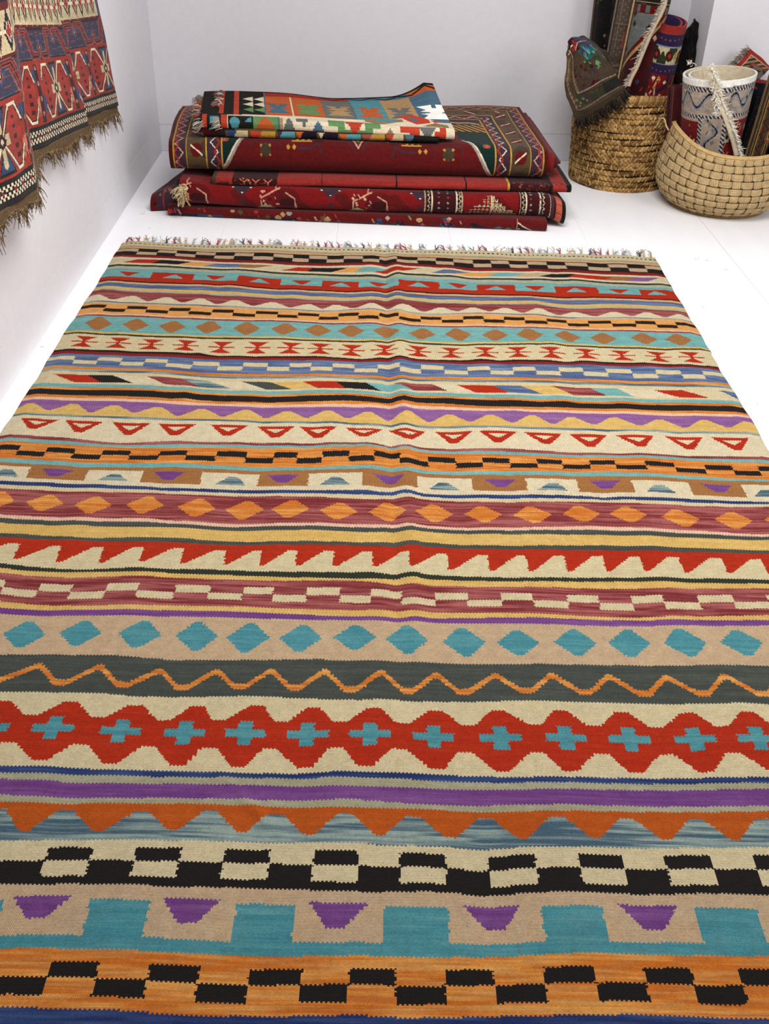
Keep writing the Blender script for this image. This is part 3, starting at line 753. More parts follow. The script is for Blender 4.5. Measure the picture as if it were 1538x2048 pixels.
# loose tuft of cream fringe at the left end
def hank(c, n, L_, cols, spread, dirv, seed, r=.0022, droop=.6):
    g_ = np.random.default_rng(seed); parts = []
    for i in range(n):
        d = np.array(dirv)+g_.normal(size=3)*spread; d /= np.linalg.norm(d)
        s = np.linspace(0, 1, 7)[:, None]; st = np.array(c)+g_.normal(size=3)*r*2.2
        l = L_*g_.uniform(.6, 1.1)
        pts = st+s*d*l+np.array([0, 0, -1])*(s**2)*l*droop; pts += g_.normal(size=3)*.12*l*np.sin(s*PI)
        parts.append(tube(pts, np.linspace(r, r*.5, 7), 5, srgb(P2[cols[i % len(cols)]])*g_.uniform(.8, 1.1)))
    return cat_mesh(parts)
c = Y(360, 383, 3.825)
V, Q, cc = cat_mesh([hank(c+[.018, .0, .006], 46, .045, ['ecru', 'camel', 'ivory'], .5, (-1, -.35, .1), 3, .003), hank(c+[.012, -.004, -.004], 30, .035, ['ecru', 'camel'], .8, (-.5, -.4, -.8), 4, .0026)])
link('loose_fringe', mesh_np('fr', V, Q, cc), M_YARN, B_)

# --- C: thin salmon red carpet
C_ = empty('folded_carpet', (.1, 4.1, .158), 'thin salmon red folded carpet with dark ends, squeezed between two thicker red carpets', 'carpet')
def pC(x, s, L, dep, R):
    p = Paint(x, s, 'brickred'); q = lambda px: (px-420)*.00193
    p.rect(-1, q(428), -1, 1, 'mud'); p.rect(q(428), q(450), -1, 1, 'brickred')
    for k in range(12): p.poly([(q(428+k*3), .035), (q(431+k*3), .02), (q(434+k*3), .05), (q(434+k*3), .09), (q(428+k*3), .09)], 'maroon')
    p.rect(q(460), q(556), -1, 1, 'maroon')
    for c0 in (484, 508, 532): p.pl([(q(c0-8), .008), (q(c0), .022), (q(c0), .045)], .004, 'salmon'); p.pl([(q(c0+8), .008), (q(c0), .022)], .004, 'salmon')
    p.spots((x > q(460)) & (x < q(556)), 30, .005, ['salmon', 'brick', 'rosebr', 'rust2'], 4, q(460), q(556), 0, .07)
    p.rect(q(454), q(460), -1, 1, 'brick'); p.rect(q(550), q(556), -1, 1, 'brick')
    for c0 in (790, 930, 640):
        p.poly([(q(c0-40), .06), (q(c0-25), .033), (q(c0+25), .033), (q(c0+42), .06)], 'maroon'); p.rect(q(c0-1.2), q(c0+1.2), -.1, .04, 'coal')
    p.rect(q(1014), q(1106), -1, 1, 'maroon'); p.rect(q(1014), q(1018), -1, 1, 'gold'); p.rect(q(1019), q(1022), -1, 1, 'coal'); p.rect(q(1098), q(1103), -1, 1, 'coal')
    p.spots((x > q(1024)) & (x < q(1100)), 50, .005, ['khaki', 'brick', 'mud', 'rosebr'], 14, q(1024), q(1100), -.02, .07)
    p.spots((x > q(1106)), 16, .007, ['pewter', 'maroon', 'brick'], 15, q(1106), q(1140), -.02, .07); p.rect(q(1133), 9, -1, 1, 'coal')
    return p
folded('body', C_, -.61, .785, 3.858, 4.58, .124, .154, pC, 25, slope=.0, wob=.002, x1b=.755, sag=lambda x, y: -.0, inner=[(.012, .01, -.01, 'brick')])

# --- D: thick dark red carpet with green corners
D_ = empty('folded_carpet', (-.05, 4.2, .19), 'thick wine red folded carpet with dark green corners and brown zigzag borders', 'carpet')
def pD(x, s, L, dep, R):
    p = Paint(x, s, 'wine'); q = lambda px: (px-334)*.00190
    dl = x; dr = L-x; db = s+dep                       # distances from the three edges
    # field
    G1 = (x < q(485)-.032*np.clip((s+.0)/.06, -1, 3)); G2 = (x > q(946)+.032*np.clip(s/.06, -1, 3))
    p.m(G1 | G2, 'forest')
    p.pl([(q(497), -.03), (q(486), 0), (q(440), .16)], .012, 'dust'); p.pl([(q(935), -.03), (q(946), 0), (q(992), .16)], .012, 'dust')
    p.pl([(q(488), -.02), (q(482), 0), (q(436), .16)], .006, 'ivory'); p.pl([(q(944), -.02), (q(950), 0), (q(996), .16)], .006, 'ivory')
    p.ell(q(447), .02, .016, .014, 'rosebr'); p.ell(q(447), .02, .006, .006, 'flame'); p.ell(q(980), .02, .016, .014, 'rosebr'); p.ell(q(980), .02, .006, .006, 'flame')
    p.poly([(q(698), -.03), (q(738), -.03), (q(718), .055)], 'pinkish'); p.poly([(q(703), -.03), (q(733), -.03), (q(718), .042)], 'mud'); p.dia(q(718), .005, .01, .012, 'gold')
    p.pl([(q(684), .02), (q(694), 0), (q(712), .06)], .006, 'plum'); p.pl([(q(752), .02), (q(742), 0), (q(724), .06)], .006, 'plum')
    for c0, sg in ((604, 1), (827, -1)):
        p.rect(q(c0-21), q(c0+21), .018, .027, 'gold')
        for k in (-14, -3, 9): p.poly([(q(c0+k), .02), (q(c0+k+7), .02), (q(c0+k+8*1), .002)], 'gold')
        p.dia(q(c0-sg*28), .05, .008, .012, 'gold'); p.dia(q(c0-sg*16), .05, .008, .012, 'gold')
        p.pl([(q(c0+sg*30), .0), (q(c0+sg*42), .012), (q(c0+sg*52), .0)], .005, 'greyblue'); p.ell(q(c0+sg*36), .015, .02, .016, 'wine2')
        p.pl([(q(c0-sg*8), .055), (q(c0+sg*18), .055), (q(c0+sg*34), .03)], .007, 'plum'); p.pl([(q(c0+sg*34), .04), (q(c0+sg*40), .075)], .006, 'plum')
    for c0 in (530, 902):
        p.rect(q(c0-30), q(c0+30), .03, .033, 'plum'); p.rect(q(c0-30), q(c0-28), .03, .07, 'plum'); p.rect(q(c0+28), q(c0+30), .03, .07, 'plum')
        p.ell(q(c0), .06, .022, .026, 'mud')
        for d in (-9, 9): p.dia(q(c0+d), .045, .006, .008, 'ochre'); p.dia(q(c0+d), .08, .005, .006, 'ochre')
    # top field seen at the back right: gold and white geometric corner
    tp = (db < .42) & (dr > .20)
    p.m(tp & (x > L-.42), 'maroon'); p.m(tp & (x > L-.40) & (np.abs(((x-s*.6)/.03) % 1-.5) < .22) & (db > .29), 'gold'); p.m(tp & (x > L-.36) & (db > .24) & (db < .30), 'mud')
    p.pl([(L-.36, -dep+.25), (L-.30, -dep+.27), (L-.26, -dep+.26), (L-.22, -dep+.285)], .010, 'ivory')
    # borders follow the edges
    d = np.minimum(np.minimum(dl, dr), db); al = np.where(db < np.minimum(dl, dr), x, s)
    p.m(d < .205, 'plum'); p.m(d < .145, 'khaki'); p.m((d < .145) & (d > .07) & (np.sin(al*31)+np.sin(x*47+s*13) > 1.1), 'mud'); p.m(d < .064, 'plum'); p.m(d < .016, 'wine2')
    mk = (d > .014) & (d < .068)
    p.wave(mk, al, d, .075, .015, .040, .0028, 'pinkish'); p.wave(mk & (d < .04), al+.0375, d, .075, .010, .030, .0042, 'brick')
    mk = (d > .147) & (d < .203)
    p.wave(mk, al, d, .075, .014, .175, .0028, 'ivory'); p.wave(mk & (d > .175), al+.0375, d, .075, .010, .186, .004, 'brick')
    for e in (.018, .068, .144, .204): p.m(np.abs(d-e) < .0022, 'gold' if e > .02 else 'ochre')
    ph = (al/.13) % 1
    p.m((d > .075) & (d < .138) & (((ph-.5)*.13)**2/.00075+(d-.106)**2/.0005 < 1), 'wine'); p.m((d > .085) & (d < .128) & (np.abs((ph-.5)*.13-(d-.106)*.9) < .004), 'ivory')
    p.m((d > .075) & (d < .138) & (np.abs(ph-.02) < .06) & (np.abs(d-.106) < .012), 'plumblue')
    return p
folded('body', D_, -.775, .690, 3.905, 4.565, .156, .274, pD, 27, slope=.0, wob=.004, x0b=-.825, x1b=.650,
  sag=lambda x, y: -.012*np.clip((y-4.3)/.25, 0, 1)*np.clip(1-x/.3, 0, 1)+.010*np.clip((y-4.35)/.2, 0, 1)*np.clip((x-.9)/.4, 0, 1),
  inner=[(.018, .0, .028, 'wine'), (.034, .01, .045, 'maroon'), (.050, .02, .060, 'wine2')])

# --- E: lower kilim
M_K2 = cloth_mat('flatwoven_wool_fine', period=(.006, .005), bump=.5, dist=.0015)
E_ = empty('folded_kilim', (-.2, 4.2, .29), 'thin folded kilim with stepped orange, navy and cream blocks, just under the top one', 'kilim')
def pE(x, s, L, dep, R):
    p = Paint(x, s, 'olive'); q = lambda px: (px-397)*.00194
    seq = [(397,'maroon'),(428,'char'),(447,'denim'),(472,'ecru'),(492,'vermil'),(522,'ochre'),(546,'plum'),(562,'aqua'),(584,'flame'),(603,'midnight'),(628,'ecru'),(645,'midnight'),(669,'flame'),(692,'aqua'),(714,'rosebr'),(740,'ochre'),(762,'vermil'),(784,'ecru'),(800,'sky'),(824,'char')]
    st = np.floor(s/.008)*.004
    for (a, c_), (b, _) in zip(seq, seq[1:]+[(920, 0)]):
        k = seq.index((a, c_)) % 2; off_ = np.where(k, st, -st)
        p.m((x >= q(a)-np.where(k, st, -st)+0) & (x < q(b)+0*st) & (s > .012), c_)
    p.m((s <= .012) & (np.sin(x*22) > .2), 'char'); p.m((s <= .012) & (x > q(560)), 'maroon'); p.rect(-1, q(440), -1, .02, 'maroon')
    p.rect(q(824), 9, .0, 1, 'char')
    return p
folded('body', E_, -.655, .265, 3.945, 4.36, .279, .309, pE, 31, mat=M_K2, wob=.003, sheet=.004, edge='char', inner=[(.008, .01, -.01, 'maroon'), (.015, .0, -.03, 'olive')])

# --- F: top kilim
F_ = empty('folded_kilim', (-.15, 4.2, .335), 'topmost folded kilim with orange and turquoise squares and fringed left edge', 'kilim')
def pF(x, s, L, dep, R):
    q = lambda px: (px-398)*.00190; qb = lambda px: (px-398)*.00202
    p = Paint(x, s, 'ivory')
    # top squares (s<0)
    sq = [(478,523,'char','ivory'),(523,577,'flame','sky'),(580,641,'flame','leaf'),(641,703,'pewter','camel'),(703,766,'aqua','flame'),(766,826,'camel','pewter'),(826,905,'sky','white')]
    T1 = -.055
    for a, b, c1, c3 in sq:
        p.m((x >= qb(a)) & (x < qb(b)) & (s < T1), c1)
        cx = qb((a+b)/2); h = (qb(b)-qb(a))*.42; cs = -.165; hs = .085
        if a == 478: continue
        for sg in (-1, 1): p.poly([(cx-h, cs+sg*hs*.85), (cx+h, cs+sg*hs*.85), (cx+h*.35, cs+sg*hs*.1), (cx+h*.35, cs), (cx-h*.35, cs), (cx-h*.35, cs+sg*hs*.1)], c3)
        for sg in (-1, 1): p.poly([(cx-h*.95, cs+sg*hs*.15), (cx, cs+sg*hs*.6), (cx+h*.95, cs+sg*hs*.15), (cx, cs)], c3)
        p.rect(cx-h*.15, cx+h*.15, cs-hs*.9, cs-hs*.5, c1)
    for k, (a, b) in enumerate(((0, 0), (1, 0), (0, 1), (1, 1), (0, 2), (1, 2))):
        x0_ = qb(480)+a*.044; s0 = -.30+b*.085
        p.poly([(x0_, s0), (x0_+.042, s0+.040), (x0_+.042, s0-.040)], 'ivory' if b < 2 else 'leaf')
    p.m((x > qb(577)) & (x < qb(580)) & (s < T1), 'ivory'); p.m((x > qb(523)) & (x < qb(526)) & (s < T1), 'sky')
    db = s+dep
    p.m((db < .075) & (x > qb(526)) & (x < qb(700)), 'brick'); p.m((db < .06) & (x > qb(700)) & (x < qb(826)), 'sky'); p.m((db < .07) & (x > qb(826)), 'flame')
    p.wave((db < .075) & (x > qb(640)), x, db, .11, .016, .036, .008, 'char'); p.m(db < .018, 'char')
    # sweep of stripes towards the right
    p.poly([(q(760), -.055), (q(830), -.11), (q(870), -.10), (q(905), -.02), (q(905), .02), (q(800), -.0)], 'ivory')
    p.m((x > q(735)) & (x < q(815)) & (s > -.085) & (s < -.035+.02*np.sin((x-q(735))*30)), 'tweed'); p.m((x > q(760)) & (x < q(800)) & (s > -.082) & (s < -.05), 'aqua')
    p.poly([(q(808), -.13), (q(838), -.145), (q(870), -.09), (q(872), -.05), (q(840), -.03), (q(825), -.07)], 'vermil'); p.poly([(q(828), -.115), (q(850), -.09), (q(842), -.065), (q(832), -.08)], 'sky')
    p.poly([(q(872), -.08), (q(895), -.065), (q(880), -.05)], 'vermil'); p.poly([(q(850), -.01), (q(880), -.05), (q(905), -.03), (q(905), .0)], 'tweed')
    # front fold
    st = .0065
    def steps(cx, h, s0, s1, c_, up=True):
        n_ = 6
        for i in range(n_):
            f = (i+.5)/n_; w_ = h*(f if up else 1-f); a = s0+(s1-s0)*i/n_
            p.rect(cx-w_, cx+w_, a, a+(s1-s0)/n_, c_)
    p.rect(q(455), q(503), -.03, .2, 'char'); steps(q(468), .022, -.02, .02, 'aqua'); steps(q(468), .022, .02, .06, 'aqua', False); steps(q(503), .026, -.02, .02, 'aqua'); 
    p.rect(q(503), q(506), -.03, .2, 'char'); p.rect(q(506), q(558), -.03, .2, 'leaf'); steps(q(530), .045, -.02, .055, 'flame'); p.rect(q(556), q(560), -.03, .2, 'sky')
    p.rect(q(560), q(566), -.02, .1, 'camel'); steps(q(578), .028, -.02, .06, 'pewter'); p.rect(q(592), q(616), -.02, .012, 'pewter'); p.rect(q(606), q(612), .01, .03, 'pewter')
    steps(q(637), .036, .0, .062, 'sky'); p.rect(q(657), q(676), -.025, .02, 'leaf'); p.rect(q(676), q(690), -.025, .08, 'leaf'); p.rect(q(732), q(748), -.02, .08, 'leaf'); p.rect(q(748), q(764), -.02, .02, 'leaf'); p.rect(q(690), q(732), .03, .09, 'leaf')
    steps(q(711), .042, -.02, .055, 'vermil', False); steps(q(782), .036, .015, .066, 'tweed'); p.rect(q(803), q(822), -.0, .03, 'vermil'); p.rect(q(822), q(842), -.0, .08, 'vermil'); steps(q(858), .036, .0, .06, 'pewter', False)
    p.rect(q(872), q(896), .02, .1, 'vermil'); p.rect(q(884), q(896), .0, .1, 'vermil')
    # left end bands
    for a, b, c_ in ((397, 428, 'char'), (440, 453, 'vermil'), (428, 440, 'char')): p.m((x >= q(a)) & (x < q(b)) & (s > -.045), c_)
    p.rect(q(402), q(412), -.045, .1, 'vermil'); p.rect(q(418), q(436), -.02, .03, 'aqua'); p.rect(q(425), q(438), .0, .05, 'dust')
    p.m((x < qb(478)) & (s < -.045), 'char'); p.m((x > qb(462)) & (x < qb(473)) & (s < -.045), 'vermil'); p.m((x > qb(433)) & (x < qb(443)) & (s < -.06), 'vermil')
    # ribs of the weave
    p.o = p.o
    return p
folded('body', F_, -.655, .325, 3.955, 4.40, .311, .352, pF, 33, mat=M_K2, wob=.003, sheet=.004, edge='char', x1b=.255, x0b=-.70,
  top_bulge=lambda x, y: .050*np.clip((x-.80)/.14, 0, 1)**2*np.clip((y-4.15)/.25, 0, 1)-.0*x+.008*np.sin(x*9)*np.clip((y-4.2)/.2, 0, 1),
  sag=lambda x, y: -.018*np.clip(x/.95, 0, 1.)*np.clip((4.15-y)/.2, 0, 1)-.006, inner=[(.009, .015, -.0, 'camel'), (.017, .0, -.03, 'char')])
def fringe_row(name, parent, pa, pb, n, L_, d, cols, seed, droop=.25, spread=.16, r=.0022, bunch=5):
    g_ = np.random.default_rng(seed); parts = []
    for i in range(n):
        c = np.array(pa)+(np.array(pb)-pa)*(i+.5)/n
        parts.append(hank(c, bunch, L_*g_.uniform(.75, 1.1), [cols[i % len(cols)]]*2+[cols[-1]], spread, d, seed*50+i, r, droop))
    V, Q, cc = cat_mesh(parts); return tag(link(name, mesh_np(name, V, Q, cc), M_YARN, parent), kind='stuff')
fringe_row('fringe', F_, (-.650, 3.958, .336), (-.650, 3.962, .318), 9, .032, (-1, -.1, -.1), ['dust', 'ivory', 'pewter', 'sky', 'tweed', 'dust'], 3)
fringe_row('fringe', F_, (-.665, 4.02, .343), (-.692, 4.36, .336), 20, .040, (-1, -.05, .12), ['rosebr', 'ivory', 'pewter', 'brick', 'khaki', 'dust'], 4)
fringe_row('fringe', F_, (-.600, 4.13, .352), (-.620, 4.38, .348), 16, .045, (-1, -.05, .30), ['rosebr', 'ivory', 'sky', 'brick', 'khaki', 'dust'], 5, .5)
fringe_row('fringe', F_, (-.580, 3.958, .334), (-.580, 3.953, .320), 7, .03, (-1, -.3, -.05), ['dust', 'ivory', 'aqua', 'dust'], 6)

# ------------------------------------------------------------------ tall braided basket
BX, BY, BH = 1.112, 4.503, .385
def brad(z): return .202+.022*np.clip(z/BH, 0, 1)
b1 = empty('braided_basket', (BX, BY, 0), 'tall round basket of thick braided seagrass coils filled with rolled carpets', 'basket')
def coil(z, R, amp_r, amp_z, turns, seed, r=.0064, seg=7, n=520):
    g_ = np.random.default_rng(seed); parts = []
    th = np.linspace(0, 2*PI, n+1)
    sag = .0035*np.sin(th*2+seed)+.002*np.sin(th*5+seed*2.)
    tones = smooth1(g_.normal(size=n+1), 9)*4
    for k in range(3):
        ph = turns*th+2*PI*k/3
        rr = R+.004+amp_r*np.sin(2*ph)+.001*np.sin(ph*.37+seed); zz = z+sag+amp_z*np.sin(ph)
        pts = np.stack([BX+rr*np.cos(th), BY+rr*np.sin(th), zz], -1)
        lob = np.floor(ph/PI+.5).astype(int); lv = g_.normal(size=lob.max()+3)[lob-lob.min()]; t = np.clip(.42+.20*tones+.24*lv+.05*g_.normal(size=n+1), 0, 1)[:, None]
        cl = srgb((98, 68, 36))*(1-t)+srgb((192, 152, 94))*t
        w_ = r*(1+.22*np.cos(2*ph-.8))
        parts.append(tube(pts, w_, seg, cl, cap=False))
    return cat_mesh(parts)
parts = []
NCO = 17
for i in range(NCO):
    z = .012+i*(BH-.035)/(NCO-1)
    parts.append(coil(z, brad(z), .0042, .0062, 25, i+1))
# thin dark inner wall and base so that nothing shows through
th = np.linspace(0, 2*PI, 97); zz = np.linspace(.004, BH-.03, 9)
TH, ZZ = np.meshgrid(th, zz, indexing='ij'); Rr = brad(ZZ)-.010
Pw = np.stack([BX+Rr*np.cos(TH), BY+Rr*np.sin(TH), ZZ], -1)
parts.append(slab(Pw, .004, np.broadcast_to(srgb((96, 68, 38)), (96, 8, 3)), side=1, edge=srgb((96, 68, 38))))
rr = np.linspace(.002, brad(0)-.004, 9); TH, RR = np.meshgrid(th, rr, indexing='ij')
parts.append(slab(np.stack([BX+RR*np.cos(TH), BY+RR*np.sin(TH), RR*0+.008], -1), .006, np.broadcast_to(srgb((110, 80, 44)), (96, 8, 3)), side=-1, edge=srgb((96, 68, 38))))
V, Q, c = cat_mesh(parts); link('coiled_wall', mesh_np('coils', V, Q, c), M_FIBRE, b1)
# rim: thick wrapped braid
parts = []
g_ = np.random.default_rng(5)
for k in range(150):
    a = 2*PI*k/150+.01; t = g_.uniform(0, 1)
    s = np.linspace(-1, 1, 7)
    rr = brad(BH)+.002+.0125*np.cos(s*1.9); aa = a+.030*s+.004*g_.normal(); zz = BH-.006+.014*np.sin(s*1.9)
    zz = zz+.004*np.sin(3*a)
    parts.append(tube(np.stack([BX+rr*np.cos(aa), BY+rr*np.sin(aa), zz], -1), np.array([.003, .0062, .0074, .0076, .0074, .0062, .003]), 6, srgb((118, 84, 46))*(1-t)+srgb((192, 154, 98))*t))
th = np.linspace(0, 2*PI, 121); parts.append(tube(np.stack([BX+(brad(BH)+.001)*np.cos(th), BY+(brad(BH)+.001)*np.sin(th), np.full(121, BH-.006)+.004*np.sin(3*th)], -1), .011, 8, srgb((120, 86, 46))))
V, Q, c = cat_mesh(parts); link('rim', mesh_np('rim', V, Q, c), M_FIBRE, b1)
# pale stitches
parts = []
for i in range(1, NCO):
    z = .012+(i-.5)*(BH-.035)/(NCO-1)
    for k in range(20):
        a = 2*PI*(k+.5*(i % 2))/20+.02*i
        r_ = brad(z)+.0132
        s = np.linspace(-1, 1, 5); zz = z+s*.014
        parts.append(tube(np.stack([BX+(r_+.002*np.cos(s*2))*np.cos(a+.01*s), BY+(r_+.002*np.cos(s*2))*np.sin(a+.01*s), zz], -1), .0014, 4, srgb((214, 190, 140))))
V, Q, c = cat_mesh(parts); tag(link('stitching', mesh_np('stitch', V, Q, c), M_FIBRE, b1), kind='stuff')
# wrapped handle on the right rim
s = np.linspace(0, PI, 22); a0 = -.22
hp = np.stack([BX+(brad(BH)+.010)*np.cos(a0+.30*np.cos(s)), BY+(brad(BH)+.010)*np.sin(a0+.30*np.cos(s)), BH-.015+.062*np.sin(s)], -1)
parts = [tube(hp, .010, 8, srgb((150, 112, 64)))]
for k in range(60):
    f = k/59*(len(hp)-2); i = int(f); c0 = hp[i]*(1-(f-i))+hp[i+1]*(f-i); t = hp[i+1]-hp[i]; t /= np.linalg.norm(t)
    a = np.cross(t, [0, 0, 1.]); a /= max(np.linalg.norm(a), 1e-6); b_ = np.cross(t, a); q = np.linspace(0, 2*PI, 9)
    parts.append(tube(c0+.0105*(np.cos(q)[:, None]*a+np.sin(q)[:, None]*b_)+t*.006*(q[:, None]/6.28-.5), .0026, 4, srgb((140, 104, 58))*g_.uniform(.8, 1.3)))
V, Q, c = cat_mesh(parts); link('handle', mesh_np('handle', V, Q, c), M_FIBRE, b1)

# ------------------------------------------------------------------ round woven basket
CX, CY = 1.467, 4.172
def prof(t):
    """radius and height from the foot (0) to the rim (1)"""
    r = np.interp(t, [0, .06, .14, .26, .42, .58, .74, .88, 1], [.176, .212, .236, .257, .266, .262, .250, .238, .228]); return r
def hz(th):
    l = np.clip(np.cos(th-PI*.97), 0, 1)**3; b_ = np.clip(np.cos(th-.0), 0, 1)**3
    return .245+.062*l+.055*b_+.012*np.clip(np.sin(th), 0, 1)
tt = np.linspace(0, 1, 200); _p = smooth1(prof(tt), 5)
def rad(t): return np.interp(t, tt, _p)
b2 = empty('woven_basket', (CX, CY, 0), 'wide round bellied basket of pale woven paper cord, standing right of the tall basket', 'basket')
NS = 38; NR = 9
parts = []; g_ = np.random.default_rng(9)
for j in range(NR):
    tc = (j+.5)/NR; hw = .44/NR
    n = 640; th = np.linspace(0, 2*PI, n+1); m_ = 24
    cs = np.linspace(-1, 1, m_+1)
    TH, CS = np.meshgrid(th, cs, indexing='ij')
    wv = np.cos(NS/2*TH+PI*j); wv = np.tanh(wv*2.2)/np.tanh(2.2)
    t_ = np.clip(tc+hw*CS*(1-.10*(1-wv)/2), 0, 1)
    r_ = rad(t_)+.0052*wv+.0017*np.abs(np.sin(CS*PI*3))-.003*CS**4
    z_ = t_*hz(TH)+.003+.0008*np.sin(TH*9+j)
    Pb = np.stack([CX+r_*np.cos(TH), CY+r_*np.sin(TH), z_], -1)
    tone = .93+.10*np.sin(np.floor(CS[:-1, :-1]*2.5+9)*3.1+j)+.05*streaks(n, m_, 60, .6, j+50)
    cb = srgb((190, 164, 120))*tone[..., None]
    cb = cb*np.where(np.abs(np.sin(CS[:-1, :-1]*PI*3+.3)) < .35, .62, 1)[..., None]
    parts.append(slab(Pb, .0028, np.clip(cb, 0, 1), side=1, edge=srgb((150, 118, 74))))
V, Q, c = cat_mesh(parts); link('horizontal_weave', mesh_np('weave', V, Q, c), M_FIBRE, b2)
parts = []
for i in range(NS):
    a = 2*PI*i/NS; t_ = np.linspace(0, 1, 91)[None, :]; cs = np.linspace(-1, 1, 9)[:, None]
    sgn = np.cos(NS/2*a)                                      # +1 / -1 for alternate stakes
    wv = -np.cos(PI*(t_*NR-.5))*sgn; wv = np.tanh(wv*2.2)/np.tanh(2.2)
    aw = .0145/ .25
    A2 = a-aw*cs*(1+.12*wv)+0*t_
    r_ = rad(t_)+.0050*wv+.0012*np.abs(np.sin(cs*PI*2))-.002*cs**4
    z_ = t_*hz(A2)+.003
    Pb = np.stack([CX+r_*np.cos(A2), CY+r_*np.sin(A2), z_], -1)
    cb = srgb((184, 156, 112))*g_.uniform(.92, 1.08)*np.where(np.abs(np.sin(cs[:-1]*PI*2+.3)) < .3, .75, 1)[..., None]*np.ones((8, 90, 1))
    parts.append(slab(Pb, .0026, np.clip(cb, 0, 1), side=-1, edge=srgb((150, 118, 74))))
V, Q, c = cat_mesh(parts); link('vertical_stakes', mesh_np('stakes', V, Q, c), M_FIBRE, b2)
parts = []
th = np.linspace(0, 2*PI, 121)
for dr, dz in ((.004, 0), (-.003, .003), (.001, -.006)):
    ph = 60*th
    parts.append(tube(np.stack([CX+(rad(1.)+dr)*np.cos(th), CY+(rad(1.)+dr)*np.sin(th), hz(th)+.004+dz], -1), .0048, 7, srgb((192, 160, 108))))
rr = np.linspace(.002, .20, 9); TH, RR = np.meshgrid(th[::2], rr, indexing='ij')
parts.append(slab(np.stack([CX+RR*np.cos(TH), CY+RR*np.sin(TH), RR*0+.010], -1), .008, np.broadcast_to(srgb((150, 120, 78)), (60, 8, 3)), side=-1, edge=srgb((150, 120, 78))))
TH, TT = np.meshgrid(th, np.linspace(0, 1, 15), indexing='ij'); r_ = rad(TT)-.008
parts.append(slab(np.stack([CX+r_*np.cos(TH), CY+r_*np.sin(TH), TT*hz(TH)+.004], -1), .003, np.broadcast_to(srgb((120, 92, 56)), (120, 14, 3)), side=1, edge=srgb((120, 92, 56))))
V, Q, c = cat_mesh(parts); link('rim_and_base', mesh_np('rim', V, Q, c), M_FIBRE, b2)
# rope handle standing up at the left
hp = np.array([Y(1338, 262, 4.14), Y(1331, 250, 4.14), Y(1330, 240, 4.14), Y(1327, 236, 4.15), Y(1321, 237, 4.17), Y(1316, 243, 4.19), Y(1314, 252, 4.2)])
f = np.linspace(0, 1, 30); hp = np.stack([np.interp(f, np.linspace(0, 1, 7), hp[:, k]) for k in range(3)], -1); hp = smooth1(hp, 1.6, 0)
q = np.linspace(0, 40, 30)
parts = [tube(hp+.0016*np.stack([np.cos(q+k), np.sin(q+k), 0*q], -1), .0026, 5, srgb((196, 170, 122))) for k in (0, 2.1, 4.2)]
V, Q, c = cat_mesh(parts); link('handle', mesh_np('handle', V, Q, c), M_FIBRE, b2)

# ------------------------------------------------------------------ rolled carpets
def roll(name, label, cat, base, top, r0, r1, turns, painter, seed, phi0=0., sheet=.008, gap=.0035, cell=.003, edge='wine', squash=1., shrink=0., back='dkbrown', mat=None, top_slant=0., extra=None):
    base = np.array(base, float); top = np.array(top, float); ax = top-base; L = np.linalg.norm(ax); ax /= L
    e1 = np.cross(ax, [0, 1., 0]); e1 /= np.linalg.norm(e1); e2 = np.cross(e1, ax)     # e2 points away from the camera
    root = empty(name, tuple(base), label, cat)
    Rm = max(r0, r1); n = int(2*PI*Rm*turns/cell); m = max(4, int(L/cell))
    phi = np.linspace(0, 2*PI*turns, n+1); t = np.linspace(0, 1, m+1)
    PH, T_ = np.meshgrid(phi, t, indexing='ij')
    R = r0+(r1-r0)*T_-(sheet+gap)*PH/(2*PI)-shrink*(PH > 2*PI)*0
    R = R*(1+.02*np.sin(2*PH+seed)+.012*np.sin(3*PH+T_*4+seed))
    R = np.maximum(R, .006)
    Pg = base+ax*(T_[..., None]*L)+(R*np.cos(PH+phi0))[..., None]*e1+(R*np.sin(PH+phi0)*squash)[..., None]*e2
    Pg += ax*(top_slant*np.sin(PH+phi0)*T_*Rm)[..., None]
    Pg += ax*(-.004*np.clip(PH/(2*PI)-.6, 0, 3)*T_)[..., None]
    Xc = ((PH[1:, 1:]+PH[:-1, :-1])/2)*Rm; Sc = (1-(T_[1:, 1:]+T_[:-1, :-1])/2)*L
    col_ = painter(Paint(Xc, Sc, 'wine'), L, 2*PI*Rm, Sc).col(seed)
    N_ = normals(Pg); out = (N_[n//8, m//2]*(Pg[n//8, m//2]-base-ax*((Pg[n//8, m//2]-base)@ax))).sum() > 0
    link('rolled_pile', mesh_np(name, *slab(Pg, sheet, col_, side=1 if out else -1, edge=srgb(P2[edge]), back=srgb(P2[back]))), mat or M_PILE, root)
    return root, (base, ax, L, e1, e2)

